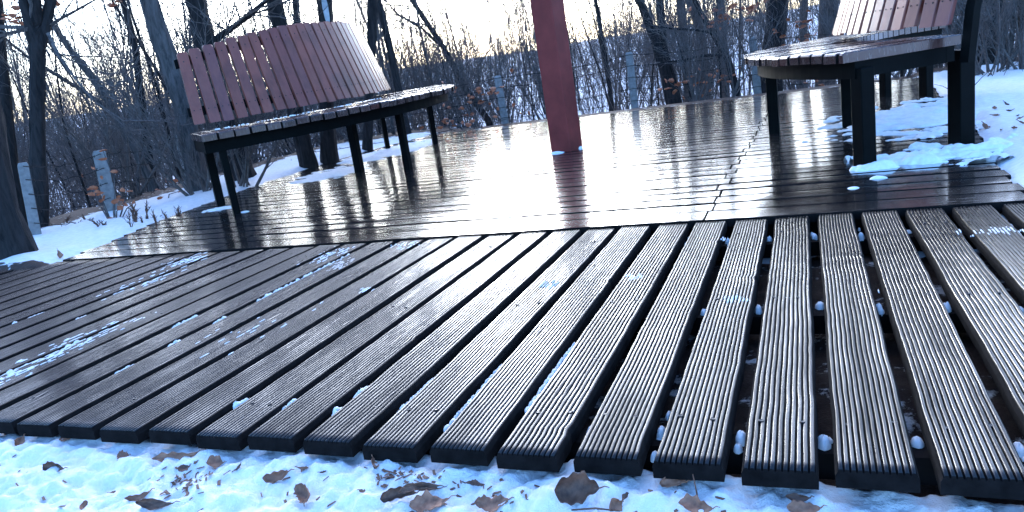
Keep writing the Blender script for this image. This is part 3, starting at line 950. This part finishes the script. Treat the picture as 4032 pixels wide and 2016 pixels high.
for f, z in ((0.2, -.16), (.8, -.10), (1, 0), (.7, .1), (.15, .2)):
    loops.append([c_ + dv * (0.052 + q) + sdv * (s * 0.026 * f) + Vector((0, 0, z)) for s, q in ((-1, 0), (1, 0), (1, .016), (-1, .016))])
mb.loft([[p - t6.location for p in L] for L in loops]); sc_ = mb.build("bark_scar", M_SCAR, t6)
big_tree("slim dark trunk just right of the slatted backrest", [(1470, -60), (1468, 0), (1462, 196), (1460, 300), (1450, 480), (1446, 640)], 7.9, [.046, .048, .050, .048, .048, .06], 7, 12, 7)
big_tree("thin dark trunk leaning left behind the far tip of the left seat", [(1488, 0), (1504, 60), (1536, 196), (1562, 320), (1600, 500), (1610, 600)], 9.2, [.036, .040, .044, .046, .05, .06], 7, 12, 8)
big_tree("very thin dark stem above the middle of the slatted backrest", [(1160, -60), (1161, 0), (1166, 95), (1180, 400), (1200, 650)], 8.2, [.024, .026, .026, .03, .035], 6, 10, 9)
big_tree("diagonal trunk leaning up to the left before the hill, left of the red post", [(1560, -90), (1621, 0), (1750, 193), (1828, 343), (1921, 471), (1945, 540)], 11.5, [.030, .032, .040, .046, .05, .06], 5.5, 12, 10,
         limbs=[([(1745, 190), (1660, 110), (1570, 60), (1480, -40)], [.022, .018, .014, .008])])
big_tree("long thin trunk leaning diagonally over the concrete posts at left", [(160, 40), (215, 105), (290, 215), (355, 295), (440, 420), (520, 560), (600, 720)], 8.2, [.018, .022, .028, .032, .036, .04, .046], 4.2, 10, 31, M_BARKG)
big_tree("pale thin pole leaning across the thicket left of the slatted backrest", [(130, 240), (230, 300), (330, 360), (420, 425), (520, 560), (590, 690)], 7.6, [.012, .015, .018, .02, .022, .026], 2.6, 6, 32, M_BARKG)
big_tree("dark upright stem between the forked trunk and the left photo edge", [(-10, -60), (0, 120), (20, 330), (35, 520), (60, 760)], 7.0, [.03, .032, .036, .04, .05], 6, 10, 33)
big_tree("slender dark trunk left of the leaning grey trunk", [(470, -40), (500, 60), (535, 200), (560, 420), (590, 640), (600, 760)], 8.6, [.026, .03, .034, .036, .04, .05], 6.5, 12, 34)
for k, (lab, ln, rho, rad_, hh, mt) in enumerate((
    ("trunk leaning left at the base of the dark clump right of the red post", [(2490, -60), (2518, 0), (2567, 122), (2616, 270), (2653, 404), (2660, 450)], 10.6, [.05, .055, .06, .075, .1, .12], 7, M_BARK),
    ("upright trunk in the dark clump right of the red post", [(2594, -40), (2598, 0), (2610, 183), (2640, 306), (2668, 440)], 11.0, [.05, .052, .06, .07, .09], 8, M_BARK),
    ("straight grey trunk beside the dark clump right of the red post", [(2668, -40), (2678, 0), (2692, 150), (2704, 270), (2714, 430)], 11.8, [.06, .062, .064, .066, .07], 9, M_BARKG),
    ("grey trunk with a slight lean, second right of the dark clump", [(2700, -40), (2714, 0), (2757, 122), (2776, 260), (2786, 420)], 12.2, [.058, .06, .066, .07, .076], 9, M_BARKG),
    ("dark crooked trunk with sideways branches left of the right bench seat", [(2735, 0), (2751, 37), (2806, 128), (2867, 232), (2898, 355), (2905, 400)], 9.9, [.028, .03, .035, .042, .05, .06], 5, M_BARK),
    ("massive black trunk behind the rounded tip of the right bench", [(3064, -60), (3064, 0), (3052, 120), (3040, 240), (3030, 360)], 10.8, [.125, .13, .135, .14, .17], 9, M_BARK),
    ("grey double-width trunk above the right bench seat", [(3270, -60), (3266, 0), (3262, 60), (3256, 200), (3252, 350)], 12.5, [.13, .13, .13, .14, .16], 9, M_BARKG),
    ("slim grey trunk just left of the bright slats of the right bench", [(3170, -60), (3168, 0), (3165, 100), (3160, 340)], 12.8, [.05, .05, .055, .06], 9, M_BARKG),
    ("huge dark trunk right of the right bench post, half hidden by shoots", [(3870, -80), (3876, 0), (3890, 160), (3902, 300), (3912, 395)], 8.6, [.15, .155, .16, .17, .20], 8, M_BARK),
    ("dark trunk at the right photo edge behind the fallen branch", [(4050, -60), (4052, 60), (4060, 200), (4066, 340)], 9.6, [.09, .095, .10, .12], 8, M_BARK),
    ("slim trunk directly right of the red post top", [(2330, -60), (2345, 0), (2372, 160), (2400, 330), (2410, 460)], 11.5, [.026, .028, .032, .036, .04], 6.5, M_BARK),
    ("straight stem behind the third concrete post right of the red post", [(2830, -60), (2836, 0), (2850, 200), (2858, 400)], 12.9, [.06, .062, .066, .07], 9, M_BARKG))):
    lim = None
    if k == 4: lim = [([(2806, 128), (2740, 118), (2640, 112), (2540, 98)], [.018, .015, .012, .006]), ([(2850, 215), (2760, 220), (2690, 238), (2600, 245)], [.02, .018, .014, .007])]
    big_tree(lab, ln, rho, rad_, hh, 14, 50 + k, mt, limbs=lim, lo=0.3)

# saplings and shrubs: a few kinds, many copies
SAP = [sapling_meshes(100 + i, 4.6 + 0.5 * (i % 4), 0.020 + 0.005 * (i % 3), 20, 0.16, (0.55, 1.2)) for i in range(7)]
SHR = [shrub_meshes(200 + i, 2.0 + 0.25 * i, 11) for i in range(4)]
rt = random.Random(77)
def free(x, y, m=0.5):
    if y < 7.95 and interp(DECK_L, y) - 0.7 < x < 2.2: return False
    if y < 5.3 and x > 0: return False
    if x > -4.9 - 0.10 * max(0, y - 3.5) and y < 8.2 and x < 1.0: return False
    return True
ZONES = {"left": "thin bare sapling standing in the thicket behind the left bench", "mid": "thin bare sapling standing in the thicket before the snowy hill, around the red post", "right": "thin bare sapling standing in the thicket behind the right bench"}
ZS = {"left": "twiggy bare shrub in the undergrowth behind the left bench", "mid": "twiggy bare shrub growing behind the wire fence around the red post", "right": "twiggy bare shrub in the undergrowth behind the right bench"}
def zone(x, y):
    a = math.degrees(math.atan2(x, y))
    return "left" if a < -29 else ("mid" if a < -8 else "right")
def scatter(n, r0, r1, fn, az=(-66, 20), power=1.0):
    c = 0; tries = 0
    while c < n and tries < n * 30:
        tries += 1
        a = math.radians(rt.uniform(*az)); r = r0 + (r1 - r0) * rt.random() ** power
        x, y = r * math.sin(a), r * math.cos(a)
        if not free(x, y): continue
        fn(x, y); c += 1
def put_sapling(x, y):
    i = rt.randrange(len(SAP)); z = zone(x, y)
    two_part("bare_sapling", (("trunk", SAP[i][0]), ("branches", SAP[i][1])), (x, y, ground_z(x, y)), ZONES[z], "tree", "saplings " + z, rt.uniform(0, 6.28), rt.uniform(0.5, 0.85) if z == 'mid' else rt.uniform(0.6, 1.0), (rt.gauss(0, .09), rt.gauss(0, .09)))
def put_shrub(x, y):
    i = rt.randrange(len(SHR)); z = zone(x, y)
    two_part("bare_shrub", (("stems", SHR[i][0]), ("twigs", SHR[i][1])), (x, y, ground_z(x, y)), ZS[z], "shrub", "shrubs " + z, rt.uniform(0, 6.28), rt.uniform(0.5, 0.95))
scatter(84, 9.0, 20, put_sapling, (-66, -29))
scatter(58, 11, 23, put_sapling, (-29, -8))
scatter(50, 9.5, 19, put_sapling, (-8, 20))
scatter(26, 6.2, 12, put_shrub, (-64, -30))
scatter(20, 9.6, 14, put_shrub, (-30, -8))
scatter(30, 7.5, 13, put_shrub, (-8, 19))

# the wood further off reads as one mass
mb = MB(); rf = random.Random(13)
def far_stem(x, y):
    z = ground_z(x, y); mid_ = -31 < math.degrees(math.atan2(x, y)) < -8; h = rf.uniform(1.8, 3.4) * (0.9 + 0.035 * math.hypot(x, y)) if mid_ else rf.uniform(3.0, 5.8); r = rf.uniform(.009, .020)
    p = Vector((x, y, z - .1)); d = Vector((rf.gauss(0, .08), rf.gauss(0, .08), 1)).normalized()
    pts = [p]; 
    for i in range(4):
        d = (d + Vector((rf.gauss(0, .05), rf.gauss(0, .05), 0))).normalized(); pts.append(pts[-1] + d * h / 4)
    mb.tube(pts, [r, r * .8, r * .6, r * .4, r * .15], 4, cap=False)
    for _ in range(18):
        u = rf.uniform(.15, 1) * 3.99; k = int(u); q = pts[k].lerp(pts[k + 1], u - k)
        a = rf.uniform(0, 6.283); e = rf.uniform(.4, 1.2); dv = Vector((math.cos(a) * math.cos(e), math.sin(a) * math.cos(e), math.sin(e)))
        L = rf.uniform(.4, 1.1); q2 = q + dv * L * .5; q3 = q2 + (dv + Vector((rf.gauss(0, .3), rf.gauss(0, .3), .3))) * L * .5
        mb.tube([q, q2, q3], [.006, .0045, .002], 3, cap=False)
        for _ in range(2):
            q4 = q2 + (dv + Vector((rf.gauss(0, .6), rf.gauss(0, .6), rf.gauss(0, .5)))) * L * .45
            mb.tube([q2, q4], [.004, .002], 3, cap=False)
scatter(800, 14, 48, far_stem, (-68, 22), 0.75)
def brush(x, y):
    z = ground_z(x, y); h = rf.uniform(0.8, 2.1)
    for _ in range(rf.randint(9, 15)):
        a = rf.uniform(0, 6.283); e = rf.uniform(.7, 1.5); dv = Vector((math.cos(a) * math.cos(e), math.sin(a) * math.cos(e), math.sin(e)))
        q0 = Vector((x + rf.gauss(0, .25), y + rf.gauss(0, .25), z - .05)); L = h * rf.uniform(.6, 1.1)
        q1 = q0 + dv * L * .5; q2 = q1 + (dv + Vector((rf.gauss(0, .25), rf.gauss(0, .25), .1))) * L * .5
        mb.tube([q0, q1, q2], [.008, .006, .002], 3, cap=False)
        for _ in range(4):
            b_ = q0.lerp(q1, rf.random()) if rf.random() < .4 else q1.lerp(q2, rf.random())
            mb.tube([b_, b_ + (dv + Vector((rf.gauss(0, .7), rf.gauss(0, .7), rf.gauss(0, .4)))) * L * rf.uniform(.2, .4)], [.005, .002], 3, cap=False)
scatter(470, 12, 46, brush, (-66, 20), 0.75)
scatter(220, 9.0, 30, brush, (-66, -28), 0.9)
tag(mb.build("distant_wood", M_TWIG, None), "far bare thicket covering the low hill behind the fence", "woodland", kind="stuff")

# ------------------------------------------------------------------ leaves, twigs, small things
def leaf_mesh(seed, L, W, curl, fold, lobes, mat, name="leaf"):
    rng = random.Random(seed); mb = MB(); n, m = 22, 8
    tw0 = rng.uniform(-0.9, 0.9)
    for i in range(n + 1):
        u = i / n
        w = W * math.sin(math.pi * min(1, max(0, u)) ** 0.85) ** 0.8 * (1 + 0.12 * math.sin(u * math.pi * lobes * 4 + seed) + 0.22 * nz(u * 7, seed)) + 0.0006
        fo = fold * (0.65 + 0.5 * (0.5 + 0.5 * nz(u * 3, seed, 5.0) * 2))
        be = (u - 0.5) * curl * 2.2
        sx_ = (math.sin(be) / (curl * 2.2) if curl else u - .5) * L
        sz_ = ((1 - math.cos(be)) / (curl * 2.2)) * L
        for j in range(m + 1):
            v = -1 + 2 * j / m
            a = v * fo + 0.3 * nz(u * 3, seed, 9.0)
            y = w * math.sin(a) / max(fo, .3); z = w * (1 - math.cos(a)) / max(fo, .3)
            t_ = tw0 * (u - .5); y, z = y * math.cos(t_) - z * math.sin(t_), y * math.sin(t_) + z * math.cos(t_)
            z += 0.05 * L * nz(u * 5 + seed, v * 2) + 0.025 * L * nz(u * 12, v * 5, seed)
            mb.v.append((sx_, y + 0.06 * L * math.sin(u * 4 + seed), z + sz_))
    for i in range(n):
        for j in range(m):
            b = i * (m + 1) + j; mb.face([b, b + 1, b + m + 2, b + m + 1])
    b = len(mb.v)
    e_ = Vector(mb.v[n * (m + 1) + m // 2]); mb.tube([e_, e_ + Vector((L * .10, .003, .002)), e_ + Vector((L * .2, .002, .001))], [.0011, .0009, .0007], 4)
    me = mb.mesh(name, mat, True)
    return me
def dead_leaf(label, px, py, L, W, rz, tilt, seed, curl=0.3, fold=0.9, lobes=3, mat=None, lift=0.004, z=-0.045):
    me = leaf_mesh(seed, L, W, curl, fold, lobes, mat or M_LEAFB)
    o = bpy.data.objects.new("dead_leaf", me); COL.objects.link(o)
    p = onz(px, py, z); p = onz(px, py, ground_z(p[0], p[1]) + lift); p = onz(px, py, ground_z(p[0], p[1]) + lift)
    o.location = p; o.rotation_euler = (tilt[0], tilt[1], rz)
    s = o.modifiers.new("thickness", 'SOLIDIFY'); s.thickness = 0.0007
    return tag(o, label, "leaf", "dead leaves on the foreground snow")
dead_leaf("dark curled leaf lying alone on open snow in the lower left corner", 215, 1842, .050, .016, .15, (1.0, 0), 1, .25, 1.6, 2, M_LEAFD, .006)
dead_leaf("long brown leaf lying diagonally under the plank ends at lower left", 690, 1800, .085, .014, .55, (.8, 0), 2, .2, 1.3, 2, None, .006)
dead_leaf("small ragged brown leaf on snow left of the long diagonal leaf", 485, 1797, .024, .012, .2, (.3, .2), 3, .5, 1.0, 3, None)
dead_leaf("curled leaf tucked against the plank end at far left", 75, 1745, .040, .012, 1.9, (.5, 0), 4, .6, 1.3, 2, None)
dead_leaf("brown leaf wedged under a plank end above the lone dark leaf", 265, 1727, .036, .012, -.2, (.6, 0), 5, .4, 1.0, 2, None)
dead_leaf("round brown leaf half under the plank ends left of centre", 845, 1825, .030, .016, .7, (.5, .3), 6, .3, .8, 1, None)
dead_leaf("small dark leaf on snow below the long diagonal leaf", 725, 1848, .022, .010, 1.2, (.4, 0), 7, .4, 1.0, 1, M_LEAFD)
dead_leaf("long dark leaf at the bottom photo edge in the lower left", 610, 1985, .070, .012, .25, (.7, 0), 8, .15, 1.5, 2, M_LEAFD)
dead_leaf("thin reddish leaf on snow above the bottom-edge dark leaf", 545, 1955, .045, .007, .7, (.8, 0), 9, .6, 1.4, 2, None)
dead_leaf("upper curl of the chestnut leaf pair in the snow left of centre", 1095, 1875, .055, .012, .35, (.9, 0), 10, .9, 1.4, 2, None, .012)
dead_leaf("large chestnut leaf holding a pocket of snow left of centre", 1205, 1960, .060, .017, -.9, (.5, .25), 11, 1.0, 1.5, 3, None, .008)
dead_leaf("dark folded leaf standing in the crushed leaf heap at bottom centre", 1570, 1950, .060, .016, .4, (1.0, 0), 12, .3, 1.9, 2, M_LEAFD, .010)
dead_leaf("long grey-brown blade of the leaf heap pointing up to the planks", 1660, 1930, .085, .011, 1.05, (.5, .3), 13, .1, 1.6, 1, M_LEAFD, .012)
dead_leaf("brown leaf lying flat at the bottom edge of the leaf heap", 1690, 1985, .062, .018, .6, (.3, 0), 14, .2, .7, 2, None, .008)
dead_leaf("small wavy dark leaf with a long stalk on snow right of the leaf heap", 1875, 1912, .040, .013, 3.1, (.6, 0), 15, .2, 1.5, 3, M_LEAFD)
dead_leaf("tan torn leaf at the bottom edge near the centre", 1935, 1985, .055, .016, .5, (.4, .2), 16, .4, .9, 3, None)
dead_leaf("biggest leaf, a brown cupped oak leaf standing in snow below the planks", 2275, 1930, .074, .030, .15, (0.9, .1), 17, .7, 1.5, 2, M_LEAFD, .016)
dead_leaf("brown leaf poking out from under a plank right of the biggest leaf", 2650, 1900, .040, .012, .1, (.7, 0), 18, .2, 1.2, 1, None)
dead_leaf("small upright leaf tip at the bottom edge right of the biggest leaf", 2420, 1995, .030, .012, 1.2, (.9, 0), 19, .3, 1.4, 1, None)
dead_leaf("pinkish leaf at the bottom edge under the upright dry stem", 2740, 2000, .050, .016, .0, (.4, 0), 20, .4, 1.1, 2, None)
dead_leaf("pale leaf on the snow below the widest plank ends at right", 3165, 2008, .045, .014, .2, (.4, 0), 21, .3, 1.0, 2, None)
dead_leaf("dark leaf lying in a snow hollow under the plank ends at right", 3140, 1962, .032, .008, -.1, (.6, 0), 22, .2, 1.4, 1, M_LEAFD)
dead_leaf("twisted leaf with long stalk against a plank end left of centre", 1470, 1830, .038, .008, 2.2, (.7, 0), 23, .5, 1.5, 2, M_LEAFB)
rsc = random.Random(55); SCR = [leaf_mesh(70 + i, .024, .006, .7, 1.3, 1, (M_LEAFB, M_LEAFD)[i % 2]) for i in range(5)]
for i in range(24):                             # scraps scattered over the trodden snow and the bank at right
    if i < 14: p = onz(rsc.uniform(60, 3000), rsc.uniform(1790, 2000), -.05)
    else: p = onz(rsc.uniform(3840, 4030), rsc.uniform(430, 560), .0)
    if i < 14 and p[1] > 1.01: continue
    o = bpy.data.objects.new("leaf_scrap", SCR[i % 5]); COL.objects.link(o)
    o.location = (p[0], p[1], ground_z(p[0], p[1]) + .003); o.rotation_euler = (rsc.uniform(-.6, .6), rsc.uniform(-.6, .6), rsc.uniform(0, 6.28)); k_ = rsc.uniform(.5, 1.2) * (1 if i < 14 else 2.2); o.scale = (k_, k_, k_)
    tag(o, "small scrap of dead leaf on the foreground snow" if i < 14 else "scrap of dead leaf on the snow bank at right", "leaf", "leaf scraps on the foreground snow" if i < 14 else "leaf scraps on the right snow bank")
me = leaf_mesh(40, .060, .014, .2, .8, 1, M_LEAFB)
o = bpy.data.objects.new("dead_leaf", me); COL.objects.link(o); p = onz(232, 1003, .02); o.location = p; o.rotation_euler = (0.5, -0.7, 2.5)
tag(o, "single reddish leaf standing in the snow at the left end of the platform edge", "leaf", "dead leaves on the foreground snow")
mb = MB(); rl_ = random.Random(31)                # crushed bits of leaf and bark
for (px, py, sx, sy, n) in ((720, 1900, 55, 45, 40), (1560, 1890, 60, 30, 34), (1700, 1880, 60, 25, 26), (820, 1900, 60, 40, 16), (150, 1890, 120, 60, 10), (1150, 1930, 90, 50, 10), (1990, 1960, 60, 40, 14), (2700, 1960, 120, 40, 12), (1800, 1900, 300, 60, 30)):
    for _ in range(n):
        x_, y_ = px + rl_.gauss(0, sx), py + rl_.gauss(0, sy)
        p = onz(x_, y_, -.05)
        if p[1] > 1.0: continue
        z = ground_z(p[0], p[1]) + 0.002; a = rl_.uniform(0, 3.14); l_, w_ = rl_.uniform(.002, .009), rl_.uniform(.001, .0035)
        mb.hexa([(p[0] + (sx_ * l_ * math.cos(a) - sy_ * w_ * math.sin(a)), p[1] + (sx_ * l_ * math.sin(a) + sy_ * w_ * math.cos(a)), z + zz + sx_ * .001) for zz in (0, .0008) for sx_, sy_ in ((-1, -1), (1, -.6), (.8, 1), (-.7, .8))])
tag(mb.build("leaf_crumbs", M_LEAFD, None), "scattered crumbs of crushed leaves on the foreground snow", "leaf litter", kind="stuff")

def stem(label, name, pts, rad, mat=M_TWIG, twigs=0, seed=1, cat="twig", group=None):
    mb = MB(); rng = random.Random(seed)
    o0 = Vector(pts[0]); mb.tube([Vector(p) - o0 for p in pts], rad, 6, .1, rng)
    for _ in range(twigs):
        k = rng.randrange(1, len(pts)); a = Vector((rng.gauss(0, 1), rng.gauss(0, 1), abs(rng.gauss(0, .8))))
        twig_tree(mb, Vector(pts[k]) - o0, a, rng.uniform(.1, .5), rad[k] * .4, 1, rng)
    o = mb.build(name, mat, None); o.location = o0
    return tag(o, label, cat, group)
b = onz(2752, 2000, -.055); t = onz(2728, 1868, .0)
b2 = np.array([b[0], b[1], -.06]); sp = ray(2728, 1868); t = C0 + sp * ((b[1] - .0) / sp[1])
stem("upright dry plant stem with one node before the plank ends, bottom right of centre", "dry_stalk", [b2, b2 + (t - b2) * .5 + np.array([.001, 0, 0]), t], [.0011, .0012, .0008], M_LEAFD, cat="stem")
b = onz(2250, 2008, -.045); t = onz(2440, 2012, -.045)
stem("thin dark twig lying flat along the bottom photo edge right of centre", "fallen_twig", [b, (b + t) / 2 + np.array([0, .001, .003]), t], [.0012, .0014, .001], M_LEAFD)
L = [atr(3800, 432, 6.6), atr(3850, 418, 6.7), atr(3905, 405, 6.8), atr(3960, 402, 6.9), atr(4040, 385, 7.0), atr(4120, 380, 7.1)]
stem("long fallen branch lying on the snow at the right photo edge", "fallen_branch", L, [.02, .024, .026, .024, .026, .028], M_BARKG, 14, 3, "branch")
L = [atr(3790, 355, 7.0), atr(3860, 350, 7.1), atr(3930, 300, 7.3), atr(3975, 255, 7.5), atr(3985, 225, 7.5)]
stem("crooked broken branch propped in the brush above the fallen branch", "fallen_branch", L, [.016, .018, .016, .012, .006], M_BARKG, 10, 5, "branch")
for k, (px, py, n_, lab) in enumerate(((3885, 370, 13, "fan of pale shoots before the huge dark trunk right of the right bench"), (800, 700, 9, "pale leafless shoots between the left bench's near legs and the fence"), (940, 745, 9, "dry brush below the left bench seat by the dark trunk foot"), (4010, 330, 9, "tangled brush at the right photo edge"))):
    st_, tw_ = shrub_meshes(300 + k, 1.15, n_)
    p = atr(px, py, 7.3 if k in (0, 3) else 6.2); 
    two_part("shoot_clump", (("stems", st_), ("twigs", tw_)), (p[0], p[1], ground_z(p[0], p[1])), lab, "shrub", None, 0.5)
# a few weeds on the left snow bank
for k, (px, py) in enumerate(((490, 985 - 90), (385, 905), (640, 860), (700, 850), (305, 880), (560, 870))):
    p = onz(px, py, 0.0); st_, tw_ = shrub_meshes(400 + k, .16, 3)
    for me_ in (st_, tw_): me_.materials.clear(); me_.materials.append(M_LEAFD)
    two_part("dry_weed", (("stems", st_), ("twigs", tw_)), (p[0], p[1], ground_z(p[0], p[1])), "dry weed stalks poking through the snow bank left of the platform", "weed", "weeds on the left snow bank", k)

# shrubs that still hold orange leaves
LO = [leaf_mesh(60 + i, .07, .022, .5, 1.0, 3, M_LEAFO) for i in range(3)]
def orange(label, px, py, rho, n, sx, sz, seed, stem_h=None, up=False, size=1.0):
    rng = random.Random(seed); c = Vector(atr(px, py, rho)); root_z = ground_z(c.x, c.y)
    base = Vector((c.x, c.y, root_z if not up else c.z))
    root = empty("oak_shoot", base, label, "shrub")
    st = MB(); lf = MB()
    for i in range(n):
        q = Vector((rng.gauss(0, sx), rng.gauss(0, sx * .6), c.z - base.z + rng.gauss(0, sz)))
        k = rng.randrange(3); me = LO[k]; off = len(lf.v)
        e = Vector((rng.gauss(0, 1), rng.gauss(0, 1), rng.gauss(0, 1))); rot = e.to_track_quat('Z', 'Y')
        s = rng.uniform(.8, 1.5) * size
        lf.v.extend([tuple(q + rot @ (v.co * s)) for v in me.vertices]); 
        for f in me.polygons: lf.face([off + w for w in f.vertices])
        if i % 3 == 0:
            b0 = Vector((0, 0, -0.1)) if not up else Vector((rng.gauss(0, .1), .1, -.3))
            st.tube([b0, b0.lerp(q, .55) + Vector((rng.gauss(0, .02), rng.gauss(0, .02), .05)), q], [.006, .004, .002], 4, cap=False)
    a = st.build("stems", M_TWIG, root); b = lf.build("leaves", M_LEAFO, root, True)
    return root
orange("orange-leaved oak shoot in front of the near concrete post at left", 415, 770, 5.75, 34, .10, .12, 1, size=.6)
orange("orange-leaved shoot at the foot of the leaning grey trunk", 640, 770, 6.4, 12, .10, .07, 2, size=.8)
orange("orange-leaved shoot by the concrete post left of the red post", 1860, 375, 9.0, 26, .22, .10, 3, size=.9)
orange("low orange leaves under the far tip of the left bench", 1840, 475, 9.0, 22, .30, .05, 4, size=.9)
orange("orange-leaved spray between concrete posts right of the red post", 2740, 320, 9.4, 30, .26, .09, 5)
orange("orange leaves high in the branches at top right of the red post", 2830, 40, 9.6, 30, .18, .15, 6, up=True)
orange("orange leaves beside the massive black trunk", 2960, 25, 9.7, 16, .08, .10, 7, up=True)
orange("orange leaves behind the edge of the right bench seat", 3150, 120, 10.0, 22, .20, .08, 8)
orange("orange leaves seen between the right bench legs", 3190, 320, 9.2, 14, .12, .05, 9)
orange("orange leaves at the top left corner left of the forked trunk", 60, 60, 6.6, 12, .05, .05, 10, up=True, size=.8)
orange("orange leaves just right of the forked trunk top", 170, 20, 7.0, 12, .06, .05, 11, up=True, size=.8)
orange("tuft of orange leaves at the top edge above the diagonal trunk", 448, 10, 7.6, 9, .04, .04, 12, up=True, size=.8)
